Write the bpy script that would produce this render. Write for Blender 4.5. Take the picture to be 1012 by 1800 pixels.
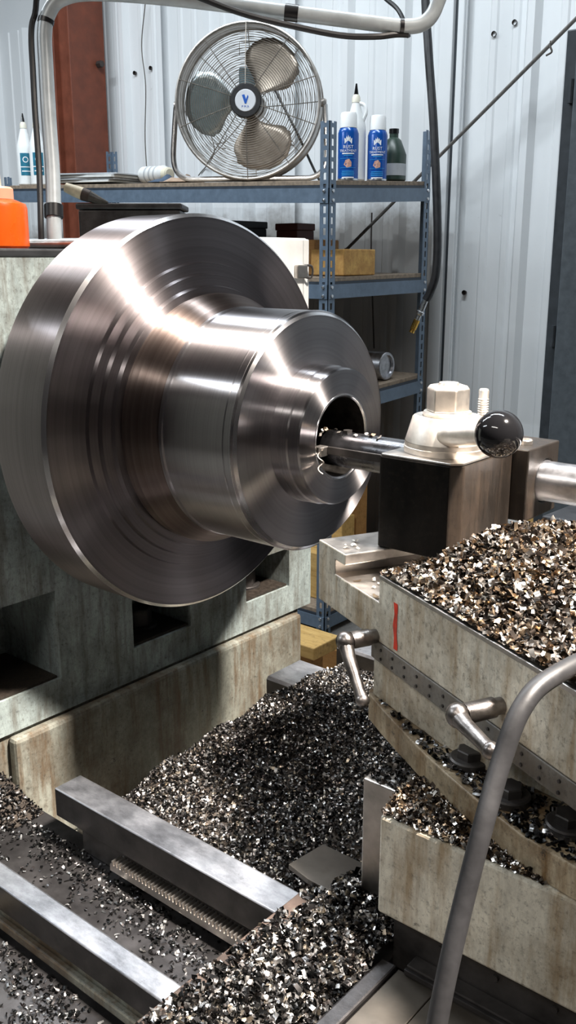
import bpy, bmesh, math, random
import numpy as np
from mathutils import Vector, Matrix

PI = math.pi
rad = math.radians
S = bpy.context.scene
COL = S.collection
for o in list(bpy.data.objects):
    bpy.data.objects.remove(o, do_unlink=True)

# ------------------------------------------------------------------ camera
cam_d = bpy.data.cameras.new('camera')
cam = bpy.data.objects.new('camera', cam_d)
COL.objects.link(cam)
cam.location = (0.687, -0.929, 1.3145)
cam.rotation_euler = (rad(90 - 15.1), 0, rad(90 - 50.2))
cam_d.sensor_fit = 'VERTICAL'
cam_d.sensor_height = 36.0
cam_d.lens = 36.0 * 1650.0 / 1800.0
cam_d.clip_start = 0.02
S.camera = cam

# ------------------------------------------------------------------ world, lights, exposure
W = bpy.data.worlds.new('world')
S.world = W
W.use_nodes = True
W.node_tree.nodes['Background'].inputs['Color'].default_value = (0.62, 0.60, 0.62, 1)
W.node_tree.nodes['Background'].inputs['Strength'].default_value = 0.04


def area_light(name, loc, sx, sy, power, color, aim=None):
    d = bpy.data.lights.new(name, 'AREA')
    d.shape = 'RECTANGLE'
    d.size = sx
    d.size_y = sy
    d.energy = power
    d.color = color
    o = bpy.data.objects.new(name, d)
    o.location = loc
    if aim is not None:
        o.rotation_euler = (Vector(aim) - Vector(loc)).to_track_quat('-Z', 'Y').to_euler()
    COL.objects.link(o)
    return o


COOL = (0.86, 0.94, 1.0)
WARM = (1.0, 0.90, 0.80)
area_light('ceiling_tube_or_fill', (-3.3, 0.25, 4.0), 3.2, 0.12, 130, COOL)
area_light('ceiling_tube_or_fill', (-4.2, -2.9, 4.0), 2.6, 0.12, 120, COOL)
area_light('ceiling_tube_or_fill', (-0.9, 1.1, 4.2), 2.6, 0.12, 110, COOL)
area_light('ceiling_tube_or_fill', (0.35, -3.0, 3.5), 1.8, 0.20, 52, (1.0, 0.95, 0.88))  # added fill lamp, brightens the front faces of the carriage
# the shop lamp over the carriage, up to the right of the tool post
k = area_light('work_lamp', (1.75, 0.05, 4.0), 0.30, 0.30, 58, WARM, aim=(0.42, -0.20, 1.0))
k.data.spread = rad(44)

S.view_settings.view_transform = 'Standard'
S.view_settings.look = 'None'
S.view_settings.exposure = 0.0
S.view_settings.gamma = 1.0
S.view_settings.use_curve_mapping = False
S.cycles.max_bounces = 6
S.cycles.use_denoising = True

# ------------------------------------------------------------------ materials
MATS = {}


class NT:
    def __init__(self, name):
        self.m = bpy.data.materials.new(name)
        self.m.use_nodes = True
        self.t = self.m.node_tree
        self.b = self.t.nodes['Principled BSDF']
        MATS[name] = self.m

    def n(self, typ, **kw):
        nd = self.t.nodes.new(typ)
        for k, v in kw.items():
            if k.startswith('i_'):
                key = k[2:]
                key = int(key) if key.isdigit() else key.replace('_', ' ')
                nd.inputs[key].default_value = v
            else:
                setattr(nd, k, v)
        return nd

    def l(self, a, b):
        self.t.links.new(a, b)

    def coords(self, scale=(1, 1, 1), kind='Object'):
        tc = self.n('ShaderNodeTexCoord')
        mp = self.n('ShaderNodeMapping')
        mp.inputs['Scale'].default_value = scale
        self.l(tc.outputs[kind], mp.inputs['Vector'])
        return mp.outputs['Vector']

    def noise(self, scale, detail=4, rough=0.6, vscale=(1, 1, 1)):
        nz = self.n('ShaderNodeTexNoise')
        nz.inputs['Scale'].default_value = scale
        nz.inputs['Detail'].default_value = detail
        nz.inputs['Roughness'].default_value = rough
        self.l(self.coords(vscale), nz.inputs['Vector'])
        return nz.outputs['Fac']

    def ramp(self, fac, stops):
        r = self.n('ShaderNodeValToRGB')
        e = r.color_ramp.elements
        while len(e) < len(stops):
            e.new(0.5)
        for el, (p, c) in zip(e, stops):
            el.position = p
            el.color = (c, c, c, 1) if not isinstance(c, (tuple, list)) else tuple(c) + (1,)
        self.l(fac, r.inputs['Fac'])
        return r.outputs['Color']

    def mix(self, fac, a, b, mode='MIX'):
        m = self.n('ShaderNodeMix', data_type='RGBA', blend_type=mode)
        for sock, v in ((m.inputs[0], fac), (m.inputs[6], a), (m.inputs[7], b)):
            if isinstance(v, (int, float)):
                sock.default_value = v
            elif isinstance(v, (tuple, list)):
                sock.default_value = tuple(v) + (1,)
            else:
                self.l(v, sock)
        return m.outputs[2]

    def bump(self, h, strength=0.2, dist=0.002):
        b = self.n('ShaderNodeBump')
        b.inputs['Strength'].default_value = strength
        b.inputs['Distance'].default_value = dist
        self.l(h, b.inputs['Height'])
        self.l(b.outputs['Normal'], self.b.inputs['Normal'])

    def set(self, **kw):
        for k, v in kw.items():
            sock = self.b.inputs[k.replace('_', ' ')]
            if isinstance(v, (int, float)):
                sock.default_value = v
            elif isinstance(v, (tuple, list)):
                sock.default_value = tuple(v) + (1,)
            else:
                self.l(v, sock)


def simple(name, color, rough=0.5, metal=0.0, var=0.15, nscale=20, bump=0.0, **kw):
    t = NT(name)
    f = t.noise(nscale, 5)
    lo = tuple(max(0, c * (1 - var)) for c in color)
    hi = tuple(min(1, c * (1 + var)) for c in color)
    t.set(Base_Color=t.ramp(f, [(0.3, lo), (0.7, hi)]), Metallic=metal, Roughness=t.ramp(f, [(0.2, max(0.02, rough - 0.08)), (0.8, min(1, rough + 0.08))]))
    if bump:
        t.bump(t.noise(nscale * 4, 4), bump, 0.002)
    for k, v in kw.items():
        t.set(**{k: v})
    return t.m


def turned(name, lo, hi, rough, aniso, ring=260.0, rbump=0.12):
    """lathe-turned steel: brushed around the X axis, with fine concentric tool lines"""
    t = NT(name)
    tg = t.n('ShaderNodeTangent', direction_type='RADIAL', axis='X')
    t.l(tg.outputs['Tangent'], t.b.inputs['Tangent'])
    tc = t.n('ShaderNodeTexCoord')
    sp = t.n('ShaderNodeSeparateXYZ')
    t.l(tc.outputs['Object'], sp.inputs[0])
    zz = t.n('ShaderNodeMath', operation='SUBTRACT')
    t.l(sp.outputs['Z'], zz.inputs[0])
    zz.inputs[1].default_value = 0.0
    cb = t.n('ShaderNodeCombineXYZ')
    t.l(sp.outputs['Y'], cb.inputs[0])
    t.l(zz.outputs[0], cb.inputs[1])
    ln = t.n('ShaderNodeVectorMath', operation='LENGTH')
    t.l(cb.outputs[0], ln.inputs[0])
    c2 = t.n('ShaderNodeCombineXYZ')
    t.l(sp.outputs['X'], c2.inputs[0])
    t.l(ln.outputs['Value'], c2.inputs[1])
    nz = t.n('ShaderNodeTexNoise')
    nz.inputs['Scale'].default_value = ring
    nz.inputs['Detail'].default_value = 3
    t.l(c2.outputs[0], nz.inputs['Vector'])
    n2 = t.n('ShaderNodeTexNoise')
    n2.inputs['Scale'].default_value = 28
    n2.inputs['Detail'].default_value = 3
    t.l(c2.outputs[0], n2.inputs['Vector'])
    f = t.mix(0.5, nz.outputs['Fac'], n2.outputs['Fac'])
    t.set(Base_Color=t.ramp(f, [(0.35, lo), (0.65, hi)]), Metallic=1.0, Roughness=rough, Anisotropic=aniso, Anisotropic_Rotation=0.25)
    t.bump(nz.outputs['Fac'], rbump, 0.0006)
    return t.m


def grimy(name, base, streak, dirt=(0.030, 0.025, 0.020), amount=0.5, rough=0.5, speck=0.62):
    """old machine enamel: brown oil runs down the face, blotches, fine grit and bare dark chips"""
    t = NT(name)
    st = t.noise(9, 6, 0.7, (6, 6, 0.7))
    fine = t.noise(34, 8, 0.8, (1, 1, 0.45))
    big = t.noise(5, 8, 0.75)
    sp = t.noise(42, 10, 0.85)
    grit = t.noise(170, 6, 0.8)
    c = t.mix(t.ramp(fine, [(0.35, 0.0), (0.62, 1.0)]), tuple(x * 0.55 for x in base), base)
    c = t.mix(t.ramp(st, [(0.47, 0.0), (0.66, amount)]), c, streak)
    c = t.mix(t.ramp(big, [(0.47, 0.0), (0.66, min(1.0, amount * 0.95))]), c, tuple(0.6 * a + 0.4 * b for a, b in zip(streak, dirt)))
    c = t.mix(t.ramp(grit, [(0.52, 0.0), (0.66, 0.55)]), c, dirt)
    c = t.mix(t.ramp(sp, [(speck, 0.0), (speck + 0.045, 0.92)]), c, dirt)
    t.set(Base_Color=c, Roughness=t.ramp(fine, [(0.3, rough - 0.12), (0.7, rough + 0.15)]))
    t.bump(sp, 0.2, 0.0015)
    return t.m


turned('turned_flange', (0.17, 0.153, 0.158), (0.25, 0.228, 0.235), 0.38, 1.0)
turned('turned_hub', (0.33, 0.315, 0.325), (0.43, 0.412, 0.425), 0.29, 1.0, 300, 0.04)
turned('turned_brown', (0.13, 0.10, 0.09), (0.21, 0.17, 0.155), 0.42, 1.0, 200, 0.1)
turned('turned_edge', (0.62, 0.61, 0.62), (0.78, 0.77, 0.78), 0.22, 0.5, 300, 0.05)
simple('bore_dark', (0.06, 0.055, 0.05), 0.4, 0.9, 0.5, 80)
simple('bright_steel', (0.80, 0.74, 0.67), 0.46, 1.0, 0.15, 60, 0.03)
simple('ground_steel', (0.40, 0.40, 0.42), 0.33, 1.0, 0.35, 35, 0.05)
t = NT('rail_steel')
f = t.noise(26, 8, 0.75, (0.5, 1, 1))
g = t.noise(9, 4, 0.6)
c = t.ramp(f, [(0.35, (0.18, 0.185, 0.20)), (0.62, (0.44, 0.45, 0.48))])
t.set(Base_Color=t.mix(t.ramp(t.noise(60, 6, 0.8), [(0.62, 0.0), (0.70, 0.7)]), c, (0.09, 0.085, 0.085)), Metallic=1.0, Roughness=t.ramp(g, [(0.35, 0.36), (0.65, 0.60)]))
t.bump(f, 0.12, 0.001)
simple('bar_steel', (0.16, 0.16, 0.17), 0.28, 1.0, 0.4, 45, 0.08)
simple('worn_steel', (0.50, 0.47, 0.44), 0.38, 1.0, 0.25, 45, 0.1)
simple('lever_steel', (0.24, 0.22, 0.21), 0.34, 1.0, 0.4, 60, 0.15)
simple('dark_steel', (0.065, 0.06, 0.058), 0.42, 0.6, 0.4, 40, 0.1)
simple('tray_steel', (0.075, 0.072, 0.074), 0.36, 0.8, 0.45, 25, 0.15)
simple('plate_steel', (0.10, 0.088, 0.075), 0.48, 0.8, 0.45, 14, 0.08)
simple('black_plastic', (0.008, 0.008, 0.009), 0.10, 0.0, 0.2, 20)
simple('black_rubber', (0.018, 0.018, 0.02), 0.45, 0.0, 0.3, 40)
simple('grey_hose', (0.026, 0.026, 0.028), 0.48, 0.0, 0.25, 60, 0.05)
simple('black_tape', (0.012, 0.012, 0.014), 0.35, 0.0, 0.3, 40)
simple('conduit_grey', (0.50, 0.55, 0.58), 0.35, 0.1, 0.12, 30, 0.03)
simple('shelf_paint', (0.135, 0.185, 0.25), 0.38, 0.2, 0.15, 30, 0.03)
simple('shelf_dark', (0.03, 0.04, 0.055), 0.5, 0.1, 0.2, 30)
simple('zinc', (0.65, 0.66, 0.68), 0.3, 1.0, 0.15, 60)
simple('particle_board', (0.24, 0.185, 0.135), 0.75, 0.0, 0.35, 60, 0.2)
simple('red_oxide', (0.17, 0.045, 0.022), 0.55, 0.0, 0.25, 12, 0.05)
simple('cabinet_grey', (0.085, 0.10, 0.115), 0.5, 0.1, 0.2, 40, 0.05)
simple('cabinet_edge', (0.035, 0.042, 0.05), 0.5, 0.1, 0.2, 40, 0.05)
simple('bench_black', (0.022, 0.025, 0.03), 0.40, 0.2, 0.3, 30, 0.05)
simple('white_box', (0.72, 0.74, 0.74), 0.45, 0.0, 0.08, 20, 0.03)
simple('fan_wire', (0.38, 0.34, 0.30), 0.35, 0.9, 0.2, 40)
simple('fan_rim', (0.40, 0.37, 0.34), 0.38, 0.8, 0.25, 30)
simple('fan_tube', (0.66, 0.66, 0.66), 0.22, 1.0, 0.1, 40)
simple('fan_blade', (0.40, 0.34, 0.28), 0.42, 0.9, 0.15, 15)
simple('fan_blade_reflect', (0.62, 0.70, 0.72), 0.30, 1.0, 0.08, 15)  # same blade metal with a silver-cyan reflection put into its colour
simple('motor_teal', (0.17, 0.24, 0.27), 0.4, 0.2, 0.2, 30)
simple('hub_white', (0.62, 0.63, 0.66), 0.4, 0.0, 0.05, 30)
simple('print_blue', (0.01, 0.09, 0.42), 0.4, 0.0, 0.05, 30)
simple('can_blue', (0.006, 0.075, 0.34), 0.22, 0.1, 0.08, 10)
simple('can_blue_light', (0.03, 0.25, 0.62), 0.3, 0.0, 0.08, 10)
simple('print_white', (0.85, 0.86, 0.88), 0.4, 0.0, 0.03, 10)
simple('print_salmon', (0.62, 0.34, 0.26), 0.45, 0.0, 0.25, 140)
simple('cap_white', (0.86, 0.87, 0.87), 0.35, 0.0, 0.03, 20)
simple('bottle_white', (0.80, 0.82, 0.82), 0.35, 0.0, 0.05, 20)
simple('bottle_yellowed', (0.74, 0.71, 0.60), 0.4, 0.0, 0.08, 20)
simple('label_teal', (0.02, 0.17, 0.26), 0.4, 0.0, 0.2, 60)
simple('green_plastic', (0.025, 0.045, 0.035), 0.35, 0.0, 0.2, 30)
simple('orange_plastic', (0.74, 0.105, 0.006), 0.28, 0.0, 0.10, 12, Subsurface_Weight=0.3)
simple('pale_cap', (0.80, 0.42, 0.28), 0.45, 0.0, 0.08, 20)
simple('cream_plastic', (0.75, 0.70, 0.55), 0.45, 0.0, 0.08, 20)
simple('paper', (0.66, 0.67, 0.66), 0.7, 0.0, 0.1, 30)
simple('paper_grey', (0.42, 0.44, 0.46), 0.7, 0.0, 0.1, 30)
simple('brass', (0.75, 0.47, 0.12), 0.25, 1.0, 0.15, 50)
simple('rag_tan', (0.42, 0.30, 0.22), 0.9, 0.0, 0.25, 30, 0.3)
simple('rag_blue', (0.06, 0.09, 0.14), 0.9, 0.0, 0.3, 30, 0.3)
simple('brush_handle', (0.62, 0.52, 0.36), 0.6, 0.0, 0.3, 40, 0.1)
simple('bristle', (0.07, 0.06, 0.05), 0.8, 0.0, 0.4, 90, 0.5)
simple('red_paint', (0.58, 0.035, 0.012), 0.5, 0.0, 0.35, 90)
simple('wire_dark', (0.07, 0.06, 0.055), 0.5, 0.5, 0.2, 30)
simple('cable_grey', (0.14, 0.13, 0.12), 0.5, 0.2, 0.25, 60)
simple('rust_brown', (0.06, 0.042, 0.034), 0.7, 0.3, 0.5, 40, 0.3)
simple('red_dark', (0.10, 0.025, 0.02), 0.5, 0.0, 0.2, 30)
grimy('enamel_headstock', (0.38, 0.45, 0.445), (0.12, 0.11, 0.09), amount=0.75, speck=0.60)
grimy('enamel_bed', (0.28, 0.29, 0.25), (0.12, 0.08, 0.045), amount=0.95, speck=0.585)
grimy('enamel_carriage', (0.80, 0.77, 0.66), (0.30, 0.20, 0.09), amount=0.72, speck=0.615)
grimy('enamel_swivel', (0.56, 0.47, 0.33), (0.20, 0.12, 0.05), amount=1.0, speck=0.58)
grimy('gib_steel', (0.22, 0.215, 0.20), (0.12, 0.085, 0.05), amount=0.6, rough=0.42, speck=0.64)
grimy('block_black', (0.004, 0.0038, 0.0035), (0.016, 0.012, 0.009), dirt=(0.018, 0.014, 0.011), amount=0.3, rough=0.40, speck=0.9)
MATS['block_black'].node_tree.nodes['Principled BSDF'].inputs['Specular IOR Level'].default_value = 0.16
grimy('block_side', (0.017, 0.0135, 0.011), (0.060, 0.042, 0.030), dirt=(0.012, 0.010, 0.008), amount=0.6, rough=0.36, speck=0.8)
grimy('concrete', (0.23, 0.22, 0.205), (0.12, 0.10, 0.08), amount=0.5, rough=0.75, speck=0.66)


def wall_mat():
    t = NT('wall_white')
    f = t.noise(3, 5, 0.6, (1, 1, 0.5))
    c = t.ramp(f, [(0.3, (0.70, 0.73, 0.75)), (0.7, (0.78, 0.80, 0.815))])
    sc = t.noise(22, 6, 0.7, (1, 1, 1.6))
    c = t.mix(t.ramp(sc, [(0.68, 0.0), (0.74, 0.35)]), c, (0.25, 0.22, 0.18))
    # shade under the shelf painted into the wall colour, with a ragged upper edge
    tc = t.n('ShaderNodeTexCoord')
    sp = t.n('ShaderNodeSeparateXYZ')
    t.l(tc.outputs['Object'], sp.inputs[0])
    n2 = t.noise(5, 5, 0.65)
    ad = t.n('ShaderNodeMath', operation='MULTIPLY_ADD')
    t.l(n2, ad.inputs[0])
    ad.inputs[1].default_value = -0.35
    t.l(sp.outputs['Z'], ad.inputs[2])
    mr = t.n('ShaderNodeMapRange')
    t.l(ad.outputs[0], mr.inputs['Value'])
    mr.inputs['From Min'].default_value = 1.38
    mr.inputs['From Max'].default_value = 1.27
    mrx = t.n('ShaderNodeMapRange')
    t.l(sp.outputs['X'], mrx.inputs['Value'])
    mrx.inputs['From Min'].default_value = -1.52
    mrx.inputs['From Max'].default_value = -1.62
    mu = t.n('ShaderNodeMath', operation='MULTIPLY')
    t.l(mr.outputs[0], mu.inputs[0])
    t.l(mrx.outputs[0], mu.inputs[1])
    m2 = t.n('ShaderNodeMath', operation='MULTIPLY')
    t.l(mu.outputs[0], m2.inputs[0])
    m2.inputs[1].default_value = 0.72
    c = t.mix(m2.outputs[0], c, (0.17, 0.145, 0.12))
    t.set(Base_Color=c, Roughness=0.42)
    return t.m


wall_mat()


def wood_mat(name, a, b, scale=9, vs=(1, 6, 6)):
    t = NT(name)
    f = t.noise(scale, 6, 0.7, vs)
    g = t.noise(scale * 5, 5, 0.7)
    c = t.ramp(f, [(0.3, a), (0.7, b)])
    c = t.mix(t.ramp(g, [(0.55, 0.0), (0.72, 0.6)]), c, (0.13, 0.075, 0.03))
    t.set(Base_Color=c, Roughness=0.7)
    t.bump(f, 0.2, 0.003)
    return t.m


wood_mat('wood_yellow', (0.50, 0.29, 0.085), (0.72, 0.47, 0.17))
wood_mat('wood_orange', (0.36, 0.17, 0.05), (0.50, 0.27, 0.09))
wood_mat('wood_end', (0.36, 0.17, 0.045), (0.66, 0.40, 0.12), 22, (1, 1, 1))


def chip_mat(name, stops, rough):
    t = NT(name)
    g = t.n('ShaderNodeNewGeometry')
    r = t.n('ShaderNodeValToRGB')
    r.color_ramp.interpolation = 'CONSTANT'
    e = r.color_ramp.elements
    while len(e) < len(stops):
        e.new(0.5)
    for el, (p, c) in zip(e, stops):
        el.position = p
        el.color = tuple(c) + (1,)
    t.l(g.outputs['Random Per Island'], r.inputs['Fac'])
    t.set(Base_Color=r.outputs['Color'], Metallic=0.95, Roughness=rough)
    return t.m


chip_mat('chips_warm', [(0, (0.035, 0.028, 0.024)), (0.20, (0.20, 0.14, 0.09)), (0.36, (0.42, 0.39, 0.36)), (0.50, (0.38, 0.29, 0.20)), (0.64, (0.09, 0.072, 0.06)), (0.82, (0.66, 0.64, 0.61))], 0.34)
chip_mat('chips_steel', [(0, (0.02, 0.02, 0.02)), (0.30, (0.12, 0.115, 0.115)), (0.50, (0.38, 0.37, 0.36)), (0.62, (0.06, 0.052, 0.048)), (0.76, (0.30, 0.26, 0.21)), (0.88, (0.70, 0.69, 0.68))], 0.32)
chip_mat('chips_dark', [(0, (0.02, 0.02, 0.02)), (0.40, (0.08, 0.075, 0.075)), (0.64, (0.22, 0.22, 0.22)), (0.78, (0.04, 0.036, 0.036)), (0.90, (0.55, 0.54, 0.53))], 0.32)
simple('chip_bed', (0.045, 0.036, 0.029), 0.55, 0.4, 0.5, 120, 0.5)


# ------------------------------------------------------------------ mesh helpers
class MB:
    """collects shapes into one mesh object"""

    def __init__(self):
        self.v, self.f, self.mi, self.sm = [], [], [], []
        self.cur = 0
        self.mats = []

    def mat(self, name):
        if name not in self.mats:
            self.mats.append(name)
        self.cur = self.mats.index(name)
        return self

    def add(self, verts, faces, smooth=False):
        o = len(self.v)
        self.v += [tuple(p) for p in verts]
        for fc in faces:
            self.f.append(tuple(i + o for i in fc))
            self.mi.append(self.cur)
            self.sm.append(smooth)
        return self

    def box(self, x0, x1, y0, y1, z0, z1, M=None):
        vs = [Vector((x, y, z)) for z in (z0, z1) for y in (y0, y1) for x in (x0, x1)]
        if M is not None:
            vs = [M @ p for p in vs]
        return self.add(vs, [(0, 2, 3, 1), (4, 5, 7, 6), (0, 1, 5, 4), (1, 3, 7, 5), (3, 2, 6, 7), (2, 0, 4, 6)])

    def prism(self, poly, fn0, fn1):
        """poly CCW seen from the fn1 side; fn maps 2D -> 3D"""
        n = len(poly)
        vs = [fn0(*p) for p in poly] + [fn1(*p) for p in poly]
        fs = [tuple(reversed(range(n))), tuple(range(n, 2 * n))]
        fs += [(i, (i + 1) % n, n + (i + 1) % n, n + i) for i in range(n)]
        return self.add(vs, fs)

    def prism_z(self, poly, z0, z1):
        return self.prism(poly, lambda x, y: (x, y, z0), lambda x, y: (x, y, z1))

    def prism_y(self, poly, y0, y1):
        """poly in (x, z) CCW seen from -Y; y0 < y1"""
        return self.prism(poly, lambda x, z: (x, y1, z), lambda x, z: (x, y0, z))

    def lathe(self, prof, seg=32, axis='Z', center=(0, 0, 0), M=None, smooth=True, a0=0.0):
        """prof: list of (along axis, radius)"""
        vs, fs = [], []
        n = len(prof)
        for k in range(seg):
            a = a0 + 2 * PI * k / seg
            c, s = math.cos(a), math.sin(a)
            for (h, r) in prof:
                if axis == 'Z':
                    p = Vector((r * c, r * s, h))
                elif axis == 'X':
                    p = Vector((h, r * c, r * s))
                else:
                    p = Vector((r * s, h, r * c))
                p += Vector(center)
                if M is not None:
                    p = M @ p
                vs.append(p)
        for k in range(seg):
            k2 = (k + 1) % seg
            for i in range(n - 1):
                if prof[i][1] == 0 and prof[i + 1][1] == 0:
                    continue
                a, b, c, d = k * n + i, k2 * n + i, k2 * n + i + 1, k * n + i + 1
                if prof[i][1] == 0:
                    fs.append((a, c, d))
                elif prof[i + 1][1] == 0:
                    fs.append((a, b, d))
                else:
                    fs.append((a, b, c, d))
        return self.add(vs, fs, smooth)

    def cyl(self, p0, p1, r0, r1=None, seg=16, smooth=True):
        r1 = r0 if r1 is None else r1
        p0, p1 = Vector(p0), Vector(p1)
        d = p1 - p0
        M = Matrix.Translation(p0) @ d.to_track_quat('Z', 'Y').to_matrix().to_4x4()
        return self.lathe([(0, 0), (0, r0), (d.length, r1), (d.length, 0)], seg, 'Z', M=M, smooth=smooth)

    def tube(self, pts, r, seg=10, closed=False, smooth=True):
        pts = [Vector(p) for p in pts]
        n = len(pts)
        rr = r if isinstance(r, (list, tuple)) else [r] * n
        vs, fs = [], []
        up = None
        for i, p in enumerate(pts):
            if closed:
                t = (pts[(i + 1) % n] - pts[i - 1]).normalized()
            else:
                t = (pts[min(i + 1, n - 1)] - pts[max(i - 1, 0)]).normalized()
            if up is None:
                ref = Vector((0, 0, 1)) if abs(t.z) < 0.9 else Vector((1, 0, 0))
                up = (ref - t * ref.dot(t)).normalized()
            else:
                up = (up - t * up.dot(t)).normalized()
            sd = t.cross(up)
            for k in range(seg):
                a = 2 * PI * k / seg
                vs.append(p + (up * math.cos(a) + sd * math.sin(a)) * rr[i])
        for i in range(n if closed else n - 1):
            j = (i + 1) % n
            for k in range(seg):
                k2 = (k + 1) % seg
                fs.append((i * seg + k, j * seg + k, j * seg + k2, i * seg + k2))
        if not closed:
            fs.append(tuple(range(seg)))
            fs.append(tuple(reversed(range((n - 1) * seg, n * seg))))
        return self.add(vs, fs, smooth)

    def sphere(self, c, r, seg=32, rings=16, sc=(1, 1, 1)):
        prof = [(-r * math.cos(PI * i / rings), r * math.sin(PI * i / rings)) for i in range(rings + 1)]
        prof[0] = (-r, 0)
        prof[-1] = (r, 0)
        M = Matrix.Translation(Vector(c)) @ Matrix.Diagonal((sc[0], sc[1], sc[2], 1))
        return self.lathe(prof, seg, 'Z', M=M)

    def build(self, name, material=None, parent=None, bevel=0.0, loc=None, rot=None, segs=2, sharp=30, origin=None):
        me = bpy.data.meshes.new(name)
        vs = self.v
        if origin is not None:
            ox = Vector(origin)
            vs = [tuple(Vector(p) - ox) for p in vs]
            loc = origin
        me.from_pydata(vs, [], self.f)
        ms = self.mats or [material]
        for m in ms:
            me.materials.append(MATS[m])
        if self.mats:
            me.polygons.foreach_set('material_index', self.mi)
        me.polygons.foreach_set('use_smooth', self.sm)
        bm = bmesh.new()
        bm.from_mesh(me)
        bmesh.ops.recalc_face_normals(bm, faces=bm.faces)
        bm.to_mesh(me)
        bm.free()
        if any(self.sm):
            me.set_sharp_from_angle(angle=rad(sharp))
        me.update()
        o = bpy.data.objects.new(name, me)
        COL.objects.link(o)
        if parent is not None:
            o.parent = parent
        if loc is not None:
            o.location = loc
        if rot is not None:
            o.rotation_euler = rot
        if bevel:
            b = o.modifiers.new('bevel', 'BEVEL')
            b.width = bevel
            b.segments = segs
            b.limit_method = 'ANGLE'
            b.angle_limit = rad(35)
        return o


def thing(name, label, cat, loc=(0, 0, 0), rotz=0.0, group=None):
    o = bpy.data.objects.new(name, None)
    COL.objects.link(o)
    o.location = loc
    o.rotation_euler = (0, 0, rotz)
    o.empty_display_size = 0.05
    return tag(o, label, cat, group)


def tag(o, label, cat, group=None, kind=None):
    o['label'] = label
    o['category'] = cat
    if group:
        o['group'] = group
    if kind:
        o['kind'] = kind
    return o


def struct(o):
    o['kind'] = 'structure'
    return o


def box(name, mat, x0, x1, y0, y1, z0, z1, parent=None, bevel=0.0, M=None):
    return MB().box(x0, x1, y0, y1, z0, z1, M).build(name, mat, parent, bevel)


def spline(pts, n=12):
    """Catmull-Rom through pts"""
    P = [Vector(p) for p in pts]
    P = [P[0] * 2 - P[1]] + P + [P[-1] * 2 - P[-2]]
    out = []
    for i in range(1, len(P) - 2):
        for k in range(n):
            t = k / n
            out.append(0.5 * ((2 * P[i]) + (P[i + 1] - P[i - 1]) * t + (2 * P[i - 1] - 5 * P[i] + 4 * P[i + 1] - P[i + 2]) * t * t
                              + (3 * P[i] - P[i - 1] - 3 * P[i + 1] + P[i + 2]) * t ** 3))
    out.append(P[-2])
    return out


def text_shape(txt, size):
    """flat outline of a word as verts (x, z) and faces, centred"""
    cu = bpy.data.curves.new('word', 'FONT')
    cu.body = txt
    cu.size = size
    cu.align_x = 'CENTER'
    cu.align_y = 'CENTER'
    cu.resolution_u = 2
    ob = bpy.data.objects.new('word', cu)
    COL.objects.link(ob)
    bpy.context.view_layer.update()
    dg = bpy.context.evaluated_depsgraph_get()
    me = bpy.data.meshes.new_from_object(ob.evaluated_get(dg))
    vs = [(v.co.x, v.co.y) for v in me.vertices]
    fs = [tuple(p.vertices) for p in me.polygons]
    bpy.data.objects.remove(ob, do_unlink=True)
    bpy.data.curves.remove(cu)
    bpy.data.meshes.remove(me)
    return vs, fs


def hexprof(mb, c, r, h, axis='Z', a0=0.0, ch=0.12):
    """hexagon with chamfered top, standing on c"""
    return mb.lathe([(0, 0), (0, r), (h * (1 - ch), r), (h, r * 0.90), (h, 0)], 6, axis, c, smooth=False, a0=a0)


random.seed(7)
np.random.seed(7)

# ------------------------------------------------------------------ the room
FLOOR = -0.18
struct(box('floor', 'concrete', -7.0, 3.5, -4.0, 3.2, FLOOR - 0.08, FLOOR))
WY = 2.86
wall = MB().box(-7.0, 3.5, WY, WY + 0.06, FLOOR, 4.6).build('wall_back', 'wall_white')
struct(wall)


def rib_panel(x0, x1, z0, z1, y):
    """one sheet of ribbed steel siding standing in front of the liner"""
    pts = []
    x = x0
    pitch = 0.305
    while x < x1 - 0.01:
        for dx, d in ((0, 0), (0.075, 0), (0.083, 0.006), (0.107, 0.006), (0.115, 0), (0.175, 0), (0.183, 0.006), (0.207, 0.006), (0.215, 0), (0.235, 0), (0.255, 0.030), (0.285, 0.030), (0.305, 0)):
            if x + dx <= x1 + 1e-6:
                pts.append((x + dx, d))
        x += pitch
    q = []
    for p in pts:
        if not q or p[0] > q[-1][0] + 1e-5:
            q.append(p)
    mb = MB()
    n = len(q)
    vs = [(px, y - d, z0) for px, d in q] + [(px, y - d, z1) for px, d in q]
    vs += [(px, y - d + 0.003, z0) for px, d in q] + [(px, y - d + 0.003, z1) for px, d in q]
    fs = [(i, i + 1, n + i + 1, n + i) for i in range(n - 1)]
    fs += [(2 * n + i, 3 * n + i, 3 * n + i + 1, 2 * n + i + 1) for i in range(n - 1)]
    fs += [(n + i, n + i + 1, 3 * n + i + 1, 3 * n + i) for i in range(n - 1)]
    fs += [(0, n, 3 * n, 2 * n), (n - 1, 3 * n - 1, 4 * n - 1, 2 * n - 1)]
    mb.add(vs, fs)
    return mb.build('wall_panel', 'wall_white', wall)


xs = -6.95
while xs < 3.2:
    w = 0.915
    top = 2.66 if xs + w < -3.45 else 4.55
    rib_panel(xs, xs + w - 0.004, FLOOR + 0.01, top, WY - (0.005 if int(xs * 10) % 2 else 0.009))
    xs += w
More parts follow.
